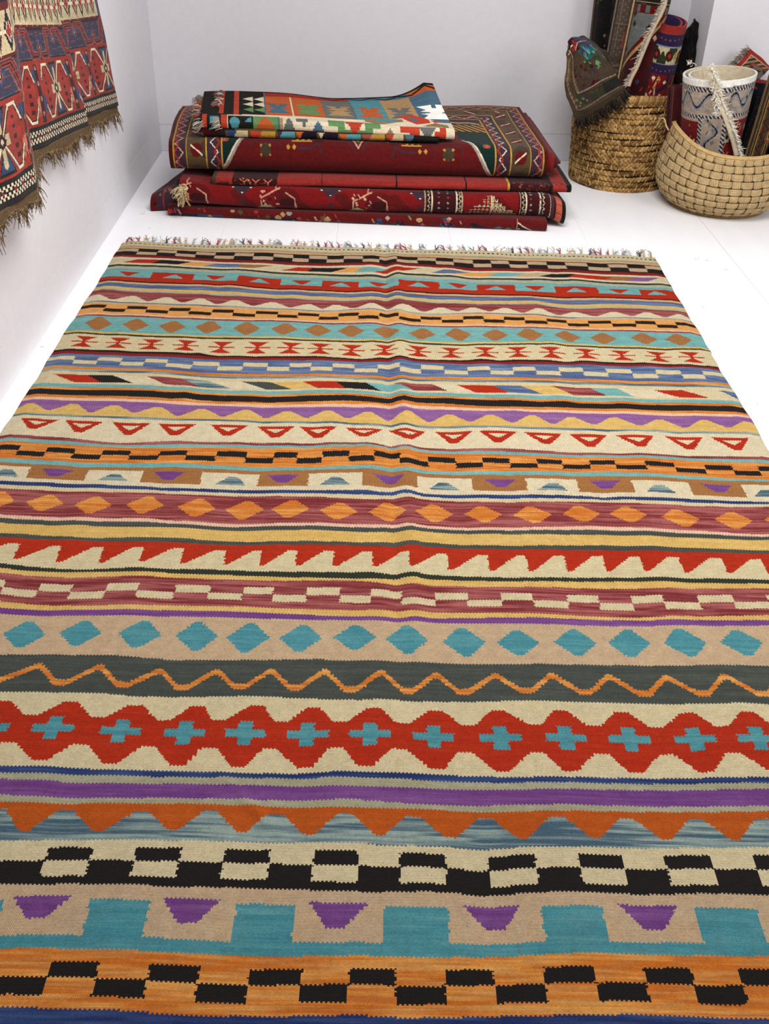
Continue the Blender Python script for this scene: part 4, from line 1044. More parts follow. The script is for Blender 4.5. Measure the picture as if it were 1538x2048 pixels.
def edge_strip(parent, pts, wdt, nrm, cols, seed, dirv, L_=.014, dens=240, base_c='ivory', name='fringed_edge'):
    """cream selvedge band with short dense fringe along one side"""
    pts = np.array(pts, float); f = np.linspace(0, 1, dens); k = np.linspace(0, 1, len(pts))
    C_p = smooth1(np.stack([np.interp(f, k, pts[:, i]) for i in range(3)], -1), 6, 0)
    nrm = np.array(nrm, float); dirv = np.array(dirv, float); dirv /= np.linalg.norm(dirv)
    Pg = np.stack([C_p+dirv*wdt*s+nrm*.003*math.sin(PI*(s*.5+.5)) for s in np.linspace(-.5, .5, 5)], 1)
    g_ = np.random.default_rng(seed)
    parts = [slab(Pg, .006, srgb(P2[base_c])*g_.uniform(.9, 1.08, size=(dens-1, 4, 1)), side=1, edge=srgb(P2[base_c]), back=srgb(P2[base_c]))]
    for i in range(0, dens, 1):
        for j in range(2):
            d = dirv+g_.normal(size=3)*.45; c0 = C_p[i]+dirv*wdt*.4+nrm*g_.uniform(.001, .005)
            s = np.linspace(0, 1, 4)[:, None]; l = L_*g_.uniform(.5, 1.25)
            parts.append(tube(c0+s*d*l+nrm*.003*np.sin(s*PI)-np.array([0, 0, .3])*s**2*l, np.array([.0016, .0014, .0012, .0008]), 4, srgb(P2[cols[(i+j) % len(cols)]])*g_.uniform(.85, 1.1)))
    V, Q, cc = cat_mesh(parts); return link(name, mesh_np(name, V, Q, cc), M_YARN, parent)

zb = .05
# 1 nearly black roll standing at the back left
def p1(p, L, C, S):
    p.rect(-9, 99, -9, 9, 'coal'); p.spots(p.x < C*1.1, 150, .010, ['dkbrown', 'maroon', 'mud', 'olive', 'tweed'], 3, 0, C, 0, L)
    for k in range(8): p.pl([(.19, .05+k*.07), (.205, .08+k*.07), (.185, .11+k*.07)], .004, 'mud')
    return p
roll('rolled_carpet', 'narrow black rolled carpet, leftmost of those standing upright in the braided basket', 'carpet', (.99, 4.63, zb), Y(1217, -45, 4.66), .046, .050, 2.2, p1, 41, edge='mud', back='mud')
# 2 grey brown roll
def p2(p, L, C, S):
    p.rect(-9, 99, -9, 9, 'taupe2'); p.m(np.sin(p.s*260)*np.sin(p.x*190) > .35, 'taupe')
    for a in (.14, .20, .30, .36, .44): p.rect(-9, 99, a, a+.004, 'tweed'); p.rect(-9, 99, a+.01, a+.013, 'mud')
    for u in (.16, .21, .27): p.rect(u, u+.004, 0, .24, 'tweed')
    p.rect(.17, .235, .215, .235, 'rosebr'); p.rect(.23, .240, .17, .235, 'rosebr')
    for k in range(16): p.line((.15+k*.009, .27), (.155+k*.009, .29), .004, 'dkbrown')
    return p
roll('rolled_carpet', 'faded grey brown rolled carpet leaning between the black roll and the red field carpet', 'carpet', (1.025, 4.54, zb), Y(1262, -30, 4.58), .050, .050, 2.0, p2, 42, edge='taupe', back='taupe')
# 3 tall carpet with grey blue field and white fringed edge
def p3(p, L, C, S):
    F0 = .235*0
    p.rect(-9, 99, -9, 9, 'maroon'); x0 = C*.62
    d = p.s-(.215+(C*.80-p.x)*(-1.05))                     # diagonal line across the front
    p.m(d < -.012, 'pewter'); p.m((d >= -.012) & (d < .012), 'wine'); p.m((d >= .010) & (d < .030), 'camel'); p.m((d > .030) & (d < .036), 'coal')
    p.m((d > .036) & (np.sin(p.x*60)*np.sin(p.s*45+1) > .2), 'wine2')
    p.spots((d > .04), 60, .010, ['pinkish', 'midnight', 'rosebr', 'brick', 'denim'], 4, 0, C*1.1, .2, L)
    p.spots((d < -.02), 26, .014, ['maroon', 'greyblue', 'camel', 'midnight'], 5, 0, C*1.1, .08, .3)
    p.rect(-9, 99, -1, .095, 'char'); p.m((p.s < .095) & (np.sin(p.x*75)*np.sin(p.s*80) > .35), 'mud'); p.rect(-9, 99, .083, .088, 'camel'); p.rect(-9, 99, .024, .028, 'camel')
    p.rect(-9, 99, .095, .125, 'wine'); p.m((p.s > .097) & (p.s < .122) & (((p.x/.05) % 1) < .4), 'pewter')
    return p
r3, fr = roll('rolled_carpet', 'tall carpet roll with grey and dark red fields and a dark patterned top border', 'carpet', (1.075, 4.42, zb), Y(1315, -42, 4.50), .070, .080, 1.9, p3, 43, edge='camel', back='dkbrown')
pts = [Y(1333, -20, 4.375), Y(1330, 8, 4.37), Y(1321, 30, 4.362), Y(1305, 58, 4.352), Y(1294, 84, 4.348), Y(1284, 108, 4.345), Y(1273, 136, 4.34), Y(1261, 158, 4.335), Y(1256, 174, 4.33)]
edge_strip(r3, pts, .012, (-.2, -.9, .2), ['dust', 'beigegrey', 'ivory'], 7, (-.9, -.2, .1), .012, 200, 'beigegrey')
# 4 red and navy roll with a bright red end
def p4(p, L, C, S):
    p.rect(-9, 99, -9, 9, 'violet'); p.rect(-9, 99, -1, .034, 'brickred'); p.m((p.s > .026) & (p.s < .034), 'brick')
    for a in (.052, .172):
        for k in range(40): p.dia(k*.022+(.011 if a > .1 else 0), a+.004*np.sin(k), .0042, .0042, 'rosebr')
    p.rect(-9, 99, .082, .148, 'moss'); p.m((p.s > .082) & (p.s < .148) & (np.sin(p.x*62)*np.cos(p.s*70) > -.15), 'ecru'); p.rect(-9, 99, .079, .083, 'greyblue'); p.rect(-9, 99, .147, .151, 'greyblue')
    for k in range(9):
        c0 = .03+k*.066; p.ell(c0, .115, .020, .022, 'moss'); p.ell(c0, .115, .016, .018, 'maroon'); p.dia(c0, .115, .010, .012, 'brick'); p.ell(c0+.034, .115, .009, .016, 'ochre' if k % 2 else 'moss')
    p.rect(-9, 99, .19, 9, 'crim'); m_ = p.s > .19
    for k in range(6):
        c0 = .02+k*.10; p.pl([(c0-.05, .19), (c0-.04, .235), (c0, .26)], .016, 'violet'); p.pl([(c0, .20), (c0+.012, .235), (c0+.004, .27)], .007, 'ecru')
    p.spots(m_, 170, .0075, ['ecru', 'ivory', 'violet', 'brick', 'leaf', 'wine2', 'ochre', 'ecru'], 9, 0, C*1.1, .20, .36)
    for k in range(5): p.pl([(.02+k*.12, .33), (.05+k*.12, .35), (.08+k*.12, .33), (.10+k*.12, .36)], .006, 'wine2')
    return p
roll('rolled_carpet', 'red and navy rolled carpet with bright red end, standing in front in the braided basket', 'carpet', (1.165, 4.42, zb), Y(1341, 40, 4.47), .077, .081, 2.15, p4, 44, phi0=.9, gap=.012, edge='brickred', back='violet', squash=.95, top_slant=.22)
# 5 black folded carpet with a pointed corner
def patch(name, rows, painter, seed, thick, edge, back=None, mat=None, nu=90, nv=90, size=(.4, .4), bump=.003, side=1, parent=None):
    """cloth through a grid of room points"""
    G = np.array(rows, float); a, b_ = G.shape[:2]
    fu = np.linspace(0, 1, nu+1); fv = np.linspace(0, 1, nv+1)
    T1_ = np.stack([np.stack([np.interp(fv, np.linspace(0, 1, b_), G[i, :, k]) for k in range(3)], -1) for i in range(a)])
    Pg = np.empty((nu+1, nv+1, 3))
    for j in range(nv+1):
        for k in range(3): Pg[:, j, k] = np.interp(fu, np.linspace(0, 1, a), T1_[:, j, k])
    Pg = smooth1(smooth1(Pg, nu/a*.35, 0), nv/b_*.35, 1)
    U_, V_ = np.meshgrid(fu*size[0], fv*size[1], indexing='ij')
    Pg += normals(Pg)*(bump*noise2(U_, V_, .05, .05, seed))[..., None]
    c_ = painter(Paint((U_[1:, 1:]+U_[:-1, :-1])/2, (V_[1:, 1:]+V_[:-1, :-1])/2, 'wine')).col(seed)
    nn_ = normals(Pg); ci_ = Pg[nu//2, nv//2]; side = 1 if nn_[nu//2, nv//2]@(EYE-ci_) > 0 else -1
    return link(name, mesh_np(name, *slab(Pg, thick, c_, side=side, edge=srgb(P2[edge]), back=srgb(P2[back or edge]))), mat or M_PILE, parent)
def p5(p):
    p.rect(-9, 9, -9, 9, 'coal'); p.spots(p.x > -1, 60, .012, ['char', 'dkbrown', 'maroon', 'moss', 'coal'], 3, 0, .4, 0, .4)
    p.pl([(.10, .07), (.12, .10)], .008, 'pewter'); p.pl([(.14, .05), (.16, .09)], .008, 'pewter'); p.pl([(.18, .16), (.20, .17)], .008, 'mud'); return p
c5 = empty('folded_carpet', (1.33, 4.56, .05), 'black folded carpet with a pointed corner, behind the red and navy roll', 'carpet')
yb_ = 4.60
rows = [[Y(1392, 38, yb_), Y(1372, 56, yb_-.01), Y(1358, 72, yb_-.02), Y(1338, 90, yb_-.02)],
        [Y(1412, 52, yb_), Y(1394, 85, yb_-.03), Y(1372, 105, yb_-.05), Y(1340, 130, yb_-.05)],
        [Y(1421, 64, yb_), Y(1408, 110, yb_-.04), Y(1385, 145, yb_-.06), Y(1350, 175, yb_-.06)],
        [Y(1424, 80, yb_), Y(1427, 130, yb_-.04), Y(1395, 200, yb_-.06), Y(1355, 240, yb_-.06)],
        [Y(1427, 105, yb_), Y(1430, 170, yb_-.04), Y(1400, 250, yb_-.05), Y(1360, 300, yb_-.06)]]
patch('folded_pile', rows, p5, 51, .035, 'coal', bump=.005, parent=c5)
# 6 brown carpet flopping over the left rim
def p6(p):
    p.rect(-9, 9, -9, 9, 'mud'); x, s = p.x, p.s      # x: across from left edge to right, s: downwards
    p.m((s < .055), 'olive'); p.m((s < .06) & (x > .05) & (x < .17), 'maroon'); p.spots((s < .06) & (x > .04), 18, .011, ['rust2', 'brick', 'mud'], 14, .05, .17, .01, .06); p.m((s > .012) & (s < .03) & (x < .10), 'char'); p.m((s < .075) & (x > .16), 'plumblue')
    p.spots((s > .05) & (s < .13) & (x > .13), 44, .013, ['emerald', 'aqua', 'emerald', 'denim', 'moss'], 4, .14, .32, .05, .125)
    p.spots((s > .11) & (s < .18) & (x > .14), 34, .013, ['moss', 'leaf', 'moss', 'mud'], 6, .15, .32, .11, .18); p.spots((s > .12) & (s < .25), 40, .011, ['plum', 'maroon', 'dkbrown'], 5, .07, .20, .12, .25)
    p.m((s > .06) & (s < .20) & (x < .045), 'khaki')
    p.m((s > .255) & (s < .315) & (x > .06), 'moss'); p.spots((s > .255) & (s < .315), 26, .012, ['plum', 'plum', 'moss', 'mud'], 7, .10, .32, .26, .31); p.m((s > .25) & (x > .20) & (s < .32), 'char')
    for a, b in ((.030, .062),): pass
    p.pl([(.026, .075), (.022, .20), (.040, .335)], .0045, 'tweed'); p.pl([(.034, .075), (.030, .20), (.046, .325)], .002, 'tweed')
    p.pl([(.060, .07), (.058, .15), (.075, .255)], .0045, 'tweed'); p.pl([(.068, .07), (.066, .15), (.082, .25)], .002, 'tweed')
    p.pl([(.075, .255), (.20, .235), (.32, .240)], .006, 'tweed'); p.pl([(.045, .335), (.18, .315), (.32, .318)], .005, 'taupe')
    for a, b in ((.05, .285), (.065, .30), (.085, .283), (.055, .312), (.10, .297)): p.rect(a, a+.012, b, b+.010, 'taupe')
    p.pl([(.0, .02), (.06, .008)], .004, 'ivory'); p.pl([(.02, .055), (.05, .03), (.12, .032)], .004, 'ivory'); p.pl([(.12, .055), (.17, .035), (.24, .04)], .004, 'pinkish'); p.pl([(.03, .03), (.055, .075)], .003, 'ivory')
    p.m(s > .335, 'dkbrown'); return p
c6 = empty('draped_carpet', (.93, 4.36, .38), 'dark brown and olive bordered carpet flopping over the left rim of the braided basket', 'carpet')
q = lambda a, b, y: Y(a, b, y)
rows = [ # along the left outline, then towards the right; each row runs downwards
 [q(1129,100,4.40), q(1134,112,4.38), q(1131,135,4.33), q(1126,155,4.30), q(1126,180,4.285), q(1135,205,4.272), q(1150,243,4.262)],
 [q(1131,82,4.37),  q(1146,110,4.34), q(1148,135,4.30), q(1150,160,4.28), q(1154,185,4.27), q(1163,208,4.262), q(1172,236,4.255)],
 [q(1140,70,4.37),  q(1158,100,4.33), q(1170,128,4.295), q(1178,150,4.275), q(1186,175,4.265), q(1192,197,4.258), q(1202,222,4.252)],
 [q(1152,68,4.39),  q(1176,90,4.35),  q(1192,115,4.31), q(1204,140,4.285), q(1214,160,4.272), q(1222,180,4.264), q(1231,200,4.258)],
 [q(1168,74,4.43),  q(1192,90,4.39),  q(1208,108,4.35), q(1222,130,4.32), q(1236,150,4.30), q(1246,167,4.29), q(1256,180,4.28)]]
patch('draped_pile', rows, p6, 52, .012, 'dkbrown', bump=.004, size=(.30, .37), nu=110, nv=130, side=-1, parent=c6)
patch_back = [[P_+np.array([.03, .085, -.012]) for P_ in r_] for r_ in [[rows[i][j] for j in range(5)] for i in range(5)]]
def p6b(p): p.rect(-9, 9, -9, 9, 'dkbrown'); return p
patch('under_fold', patch_back, p6b, 53, .02, 'dkbrown', bump=.004, size=(.30, .3), nu=50, nv=50, side=-1, parent=c6)
g_ = np.random.default_rng(12); parts = []
bot = [rows[i][6] for i in range(5)]
for i in range(420):
    f = g_.uniform(0, 3.98); k = int(f); c0 = bot[k]*(1-(f-k))+bot[k+1]*(f-k)+[0, -.001, .008]
    d = np.array([g_.normal()*.4+.35, -.10+g_.normal()*.12, -1]); l = g_.uniform(.02, .042); s = np.linspace(0, 1, 5)[:, None]
    parts.append(tube(c0+s*d*l+np.array([.004*g_.normal(), 0, 0])*np.sin(s*PI*1.5), np.array([.0022, .002, .0017, .0013, .0008]), 4, srgb(P2[['coal', 'char', 'coal', 'dkbrown'][i % 4]])))
V, Q, cc = cat_mesh(parts); tag(link('fringe', mesh_np('fr', V, Q, cc), M_YARN, c6), kind='stuff')

# rolls in the round basket
# 7 cream and red roll
def p7(p, L, C, S):
    x, s = p.x, p.s
    p.rect(-9, 99, -9, 9, 'crim')
    p.spots(s > .17, 150, .011, ['ecru', 'ivory', 'camel', 'pinkish', 'greyblue'], 13, 0, C*1.1, .17, L)
    for k in range(9):
        c0 = .05+k*.115
        for a in range(3):
            cs = .22+a*.12+(k % 2)*.05
            for q_ in range(6): p.ell(c0+.015*math.cos(q_*1.05), cs+.015*math.sin(q_*1.05), .008, .008, 'ivory')
            p.ell(c0, cs, .007, .009, 'moss')
            p.pl([(c0, cs+.02), (c0+.012, cs+.05), (c0-.008, cs+.075), (c0-.025, cs+.06)], .004, 'pinkish')
    p.rect(-9, 99, -1, .155, 'beigegrey')
    p.m((s > .03) & (s < .125) & (np.sin(x*80+np.sin(s*60)*2) > .6), 'dust')
    ph = (x/.075) % 1
    w_ = .075+.026*np.sin(2*PI*x/.11); p.m(np.abs(s-w_) < .0042, 'midnight'); p.m((s-w_ > .0042) & (s-w_ < .014), 'greyblue')
    p.spots((s > .03) & (s < .125), 46, .008, ['greyblue', 'dust', 'tweed', 'denim'], 15, 0, C*1.1, .035, .12)
    for a in (.024, .128):
        p.rect(-9, 99, a, a+.017, 'greyblue'); p.m((s > a) & (s < a+.017) & (((x*1+s*.8)/.016 % 1) < .45), 'midnight')
        p.m((s > a) & (s < a+.017) & (((x*1+s*.8)/.016 % 1) > .75), 'ivory')
    p.rect(-9, 99, -1, .020, 'white')
    # vertical border beside the free end
    xl = C*.985
    for side_ in (0,):
        u = x+.0
        p.m((u > .0) & (u < .125) & (s > .14), 'beigegrey'); w_ = .062+.024*np.sin(2*PI*s/.11)
        mk = (u > .0) & (u < .125) & (s > .145)
        p.m(mk & (np.abs(u-w_) < .0042), 'midnight'); p.m(mk & (u-w_ > .0042) & (u-w_ < .016), 'greyblue'); p.spots(mk, 30, .007, ['dust', 'tweed', 'greyblue', 'denim'], 16, .015, .11, .15, L)
        for a in (.0, .108): mm = (u > a) & (u < a+.017) & (s > .13); p.m(mm, 'greyblue'); p.m(mm & (((s+u*.8)/.016 % 1) < .45), 'midnight'); p.m(mm & (((s+u*.8)/.016 % 1) > .75), 'ivory')
    return p
t7 = Y(1442, 146, 4.20)
r7, fr = roll('rolled_carpet', 'cream, grey blue and red floral carpet roll with white fringed edge, in the round basket', 'carpet', (1.425, 4.205, .06), t7, .118, .158, 1.45, p7, 45, phi0=-1.62, gap=.014, edge='white', back='ivory', squash=.92)
pts = [Y(1415, 134, 4.045), Y(1424, 155, 4.045), Y(1430, 178, 4.05), Y(1438, 205, 4.056), Y(1450, 232, 4.064), Y(1460, 260, 4.072), Y(1468, 285, 4.08), Y(1474, 312, 4.087)]
edge_strip(r7, pts, .024, (0, -1, .1), ['white', 'ivory', 'white'], 8, (1, -.05, .12), .012, 420, 'ivory')
V, Q, cc = hank(Y(1378, 128, 4.10)+[0, 0, .0], 10, .022, ['white', 'ivory'], .5, (.3, 0, .9), 8, .0016, .2)
link('corner_tuft', mesh_np('ct', V, Q, cc), M_YARN, r7)
V, Q, cc = cat_mesh([hank(Y(1424+k*1.1, 132+k*8.5, 4.038), 9, .022, ['white', 'ivory'], .6, (.5*(-1)**k, -.4, .1), 60+k, .0018, .5) for k in range(12)])
link('loose_fringe', mesh_np('fr', V, Q, cc), M_YARN, r7)
# 8 dark maroon roll at the left
def p8(p, L, C, S):
    p.rect(-9, 99, -9, 9, 'maroon'); p.m(np.sin(p.x*110) > .7, 'wine2'); p.m((((p.s/.006) % 1) < .5) & (np.abs(np.sin(p.x*40)) < .12), 'rosebr'); return p
roll('rolled_carpet', 'plain dark maroon carpet roll at the left inside the round basket', 'carpet', (1.285, 4.235, .06), Y(1357, 172, 4.26), .040, .042, 2, p8, 46, edge='maroon', back='maroon')
# 9 carpet at the back right with a red bordered corner
def p9(p):
    x, s = p.x, p.s; p.rect(-9, 9, -9, 9, 'brick'); e = np.minimum(x, s)
    p.m(e > .028, 'pinkish'); p.m(e > .034, 'moss'); p.m((e > .034) & (e < .062) & (np.sin((x+s)*170) > 0), 'tweed'); p.m(e > .062, 'brick'); p.m(e > .070, 'taupe')
    p.spots(e > .07, 14, .010, ['maroon', 'moss', 'char'], 3, .07, .16, .07, .16); return p
c9 = empty('folded_carpet', (1.62, 4.30, .06), 'folded carpet with a red bordered pointed corner, at the back of the round basket', 'carpet')
rows = [[Y(1501, 96, 4.38), Y(1487, 112, 4.37), Y(1472, 128, 4.36), Y(1460, 142, 4.35)],
        [Y(1514, 105, 4.38), Y(1506, 122, 4.36), Y(1493, 136, 4.35), Y(1480, 148, 4.345)],
        [Y(1528, 118, 4.38), Y(1520, 132, 4.36), Y(1510, 144, 4.35), Y(1500, 153, 4.34)],
        [Y(1544, 134, 4.38), Y(1538, 142, 4.37), Y(1530, 151, 4.35), Y(1520, 158, 4.34)]]
patch('folded_pile', rows, p9, 54, .02, 'brick', bump=.002, size=(.17, .17), nu=56, nv=56, parent=c9)
def p9b(p):
    p.rect(-9, 9, -9, 9, 'midnight'); p.rect(-9, 9, -1, .02, 'brick'); p.spots(p.s > .03, 60, .010, ['denim', 'wine', 'maroon', 'moss', 'brick'], 5, 0, .35, .03, .35)
    p.poly([(.19, .20), (.26, .14), (.27, .22), (.2, .25)], 'flame'); p.pl([(.05, .12), (.20, .19)], .008, 'dust'); p.pl([(.05, .15), (.17, .21)], .005, 'dust'); return p
rows = [[Y(1458, 140, 4.33), Y(1462, 200, 4.31), Y(1470, 260, 4.29), Y(1480, 320, 4.27)],
        [Y(1500, 151, 4.31), Y(1505, 210, 4.29), Y(1508, 265, 4.275), Y(1512, 320, 4.26)],
        [Y(1560, 160, 4.30), Y(1560, 215, 4.29), Y(1556, 270, 4.275), Y(1552, 320, 4.26)]]
patch('folded_side', rows, p9b, 55, .03, 'midnight', bump=.004, size=(.3, .36), parent=c9)
fringe_row('fringe', c9, Y(1499, 98, 4.385), Y(1462, 138, 4.36), 34, .026, (-.8, -.1, .35), ['khaki', 'dust', 'tweed', 'mud', 'dust'], 9, .2, .3, .0014)
# 10 leaning roll with golden brown scroll border
def p10(p, L, C, S):
    p.rect(-9, 99, -9, 9, 'dkbrown'); p.m(np.abs(np.sin(p.x*48)) < .8, 'khaki'); w_ = np.sin(2*PI*p.s/.05); u = ((p.x*48/PI) % 1)
    p.m(np.abs(u-.5-.24*w_) < .07, 'maroon'); p.m((np.abs(u-.5) > .35) & (np.abs(u-.5) < .42), 'gold'); p.m(np.abs(u-.5) > .46, 'char'); p.spots(p.x > -1, 90, .006, ['brick', 'ochre', 'tweed'], 3, 0, C, 0, L); return p
roll('rolled_carpet', 'leaning roll with golden brown scroll pattern, rightmost in the round basket', 'carpet', (1.535, 4.06, .07), Y(1568, 130, 4.16), .042, .046, 2, p10, 47, edge='khaki', back='mud')
# 11 dark navy roll between the two
def p11(p, L, C, S):
    p.rect(-9, 99, -9, 9, 'coal'); p.spots(p.x > -1, 120, .008, ['midnight', 'denim', 'wine2', 'moss', 'dkbrown'], 3, 0, C, 0, L); return p
roll('rolled_carpet', 'dark navy patterned roll squeezed between the cream floral roll and the golden scroll roll', 'carpet', (1.545, 4.19, .07), Y(1531, 196, 4.24), .045, .045, 2, p11, 48, edge='coal', back='coal')

# ------------------------------------------------------------------ carpet hanging on the left wall
hang = empty('hanging_carpet', (-.93, 3.2, .9), 'red, navy and cream patterned carpet with dark fringe hanging on the left wall', 'carpet')
# pleat columns: a point at the hem, a point 0.3 m higher, given where the photograph shows them
Cc = [((236,211),-.950,(196,-4),-.955), ((204,223),-.957,(155,5),-.958), ((171,234),-.962,(112,20),-.960), ((179,250),-.925,(117,20),-.935), ((140,268),-.928,(80,25),-.938), ((100,288),-.938,(50,32),-.948), ((67,303),-.945,(26,38),-.952),
      ((74,376),-.882,(22,52),-.912), ((40,400),-.885,(-30,80),-.915), ((0,424),-.895,(-80,105),-.925), ((-60,462),-.91,(-150,140),-.94), ((-95,480),-.85,(-160,150),-.90), ((-190,540),-.87,(-260,200),-.92)]
hem = np.array([X(*a, xa) for a, xa, b, xb in Cc]); mid = np.array([X(*b, xb) for a, xa, b, xb in Cc])
# move the second point to a fixed height above the hem along the same thread
Hm = .36
sc_ = (Hm/(mid[:, 2]-hem[:, 2]))[:, None]; up_ = hem+(mid-hem)*sc_
arc = np.concatenate([[0], np.cumsum(np.linalg.norm(np.diff(hem, axis=0), axis=1))])
top_ = up_.copy(); top_[:, 2] = 1.95; top_[:, 0] = up_[:, 0]*.35+(-.955)*.65; top_[:, 1] = up_[:, 1]+(up_[:, 1]-hem[:, 1])*.8
cell = .0036
nS = int(arc[-1]/cell); sS = np.linspace(0, arc[-1], nS+1)
def colm(A_): return smooth1(np.stack([np.interp(sS, arc, A_[:, k]) for k in range(3)], -1), 2.2, 0)
h0, h1, h2 = colm(hem), colm(up_), colm(top_)
v1 = np.linspace(0, .36, 101)[:-1]; v2 = np.linspace(.36, 1.45, 130)
vv = np.concatenate([v1, v2])
Pg = np.empty((nS+1, len(vv), 3))
for j, v in enumerate(vv):
    if v < .36: f = v/.36; Pg[:, j] = h0*(1-f)+h1*f
    else: f = (v-.36)/1.09; Pg[:, j] = h1*(1-f)+h2*f
Pg[..., 0] += .0025*noise2(sS[:, None]+0*vv, vv[None]+0*sS[:, None], .09, .12, 61)
Pg[..., 0] = np.maximum(Pg[..., 0], XW+.012)
Xc = (sS[1:]+sS[:-1])[:, None]/2+0*vv[None, 1:]; Sc = 0*Xc+((vv[1:]+vv[:-1])/2)[None]
p = Paint(Xc, Sc, 'midnight'); x, s = p.x, p.s
s = s+.0; B0 = .012                                        # bare brown strip at the hem
p.m(s < B0, 'coal')
p.m((s >= B0) & (s < .050), 'coal')
for r_, sy in enumerate((.0185, .0265, .0345, .0425)):
    ph = ((x/.021+.5*(r_ % 2)) % 1); p.m((np.abs(s-sy) < .0036) & (ph < .5), 'ivory')
p.m((np.abs(s-.0305) < .005) & (((x/.063) % 1) < .16), 'rust2')
p.m((s > .05) & (s < .056), 'coal')
red = (s >= .056) & (s < .225); p.m(red, 'rust2'); p.m(red & (np.abs(np.sin(x*6+1)) < .35), 'brick')
p.x = x/1.62; PR = .215; S0, S1 = .066, .216; sm_ = (S0+S1)/2
for k in range(-1, 9):
    c0 = .045+k*PR
    # dark stepped lozenge and star between the hexagons
    for sg in (-1, 1):
        p.rect(c0+sg*.070-.012, c0+sg*.070+.012, sm_-.025, sm_+.025, 'brick')
        p.poly([(c0+sg*.004, sm_+.006), (c0+sg*.052, sm_+.05), (c0+sg*.050, sm_+.02), (c0+sg*.075, sm_+.012), (c0+sg*.075, sm_-.012), (c0+sg*.050, sm_-.02), (c0+sg*.060, sm_-.07), (c0+sg*.004, sm_-.006)], 'brick')
        for q_ in range(5): p.rect(c0+sg*.058-.008+q_*.002, c0+sg*.058+.008, sm_-.05+q_*.022, sm_-.04+q_*.022, 'maroon')
    p.poly([(c0, sm_+.01), (c0-.030, S1), (c0+.030, S1)], 'coal'); p.poly([(c0, sm_-.01), (c0-.030, S0), (c0+.030, S0)], 'coal')
    p.poly([(c0, sm_+.014), (c0-.024, S1-.006), (c0+.024, S1-.006)], 'denim'); p.poly([(c0, sm_-.014), (c0-.024, S0+.006), (c0+.024, S0+.006)], 'denim')
    p.line((c0, sm_+.01), (c0-.002, sm_+.055), .012, 'ecru'); p.line((c0, sm_-.01), (c0+.002, sm_-.055), .012, 'ecru')
    p.rect(c0+.012, c0+.030, sm_-.012, sm_+.012, 'ecru'); p.rect(c0-.030, c0-.012, sm_-.012, sm_+.012, 'ecru')
    p.dia(c0, sm_, .016, .018, 'maroon'); p.dia(c0, sm_, .006, .008, 'ivory')
    hh = [[(c0+g*a_, b_) for a_, b_ in ((.008, sm_+.014), (.044, S1-.004), (.066, S1-.004), (.086, sm_+.03))]+[(c0+g*a_, b_) for a_, b_ in ((.086, sm_-.03), (.066, S0+.004), (.044, S0+.004), (.008, sm_-.014))] for g in (1, -1)]
    sg_ = [(h_[i_], h_[i_+1], i_) for h_ in hh for i_ in range(7) if i_ != 3]
    for a, b, i_ in sg_:
        p.line(a, b, .010, 'coal')
    for a, b, i_ in sg_: p.line(a, b, .0075 if i_ in (1, 5) else .0050, 'ivory')
    # column between: spotted strip with blue and salmon hooks
    cc0 = c0+.1075
    p.rect(cc0-.010, cc0+.010, S0-.004, S1, 'maroon')
    for q_ in range(4): p.dia(cc0, S0+.02+q_*.04, .006, .007, 'pinkish'); p.dia(cc0, S0+.02+q_*.04, .0025, .003, 'maroon')
    for sg, c1, c2_ in ((.8, 'denim', 'salmon'), (-.8, 'brick', 'denim')):
        p.poly([(cc0+sg*.012, S1-.012), (cc0+sg*.032, S1-.012), (cc0+sg*.030, sm_+.02), (cc0+sg*.018, sm_+.034), (cc0+sg*.012, sm_+.022)], c1)
        p.poly([(cc0+sg*.012, sm_-.006), (cc0+sg*.030, sm_-.016), (cc0+sg*.034, S0+.010), (cc0+sg*.022, S0+.030), (cc0+sg*.014, S0+.012)], c2_)
p.x = x/1.45; ss = s; s = np.where(s < .225, s, .225+(s-.225)*1.45); p.s = s
p.m((s > .225) & (s < .231), 'coal')
mea = (s >= .231) & (s < .345); p.m(mea, 'plumblue'); p.m((s > .231) & (s < .240), 'denim'); p.m((s > .336) & (s < .345), 'maroon')
for k in range(-1, 14):
    c0 = .03+k*.125; sg = 1 if k % 2 else -1; a, b = (.243, .330) if k % 2 else (.330, .243)
    zz_ = [(c0-.045, a), (c0-.012, a), (c0+.016, b), (c0+.048, b)]
    p.pl(zz_, .034, 'rosebr'); p.pl(zz_, .024, 'plum'); p.pl(zz_, .013, 'brick'); p.pl(zz_, .005, 'coal')
for k in range(-1, 14):
    c0 = -.032+k*.125; cs = .275 if k % 2 else .300
    p.poly([(c0-.026, .262), (c0+.026, .262), (c0, .315)] if k % 2 else [(c0-.026, .318), (c0+.026, .318), (c0, .262)], 'denim')
    p.dia(c0, cs, .014, .020, 'rosebr'); p.dia(c0, cs, .009, .013, 'maroon'); p.dia(c0, cs, .003, .005, 'ivory')
p.m(mea & (np.sin(x*900+s*300)*np.sin(s*1100) > .82), 'rosebr')
p.x = x; s = np.where(ss < .308, ss, ss+.037); p.s = s
p.m((s > .345) & (s < .352), 'wine')
cr = (s >= .352) & (s < .450); p.m(cr, 'ecru')
for k in range(-1, 24):
    c0 = .012+k*.062; dk = 'midnight' if k % 2 else 'maroon'
    p.dia(c0, .401, .027, .047, dk); p.dia(c0, .401, .017, .027, 'ivory'); p.dia(c0, .401, .013, .021, 'brick')
    p.line((c0, .352), (c0, .376), .003, 'ivory'); p.line((c0, .426), (c0, .450), .003, 'ivory'); p.rect(c0-.030, c0-.016, .399, .403, 'ivory'); p.rect(c0+.016, c0+.030, .399, .403, 'ivory')
p.m((s > .450) & (s < .462), 'wine'); p.m((s > .462) & (s < .468), 'coal')
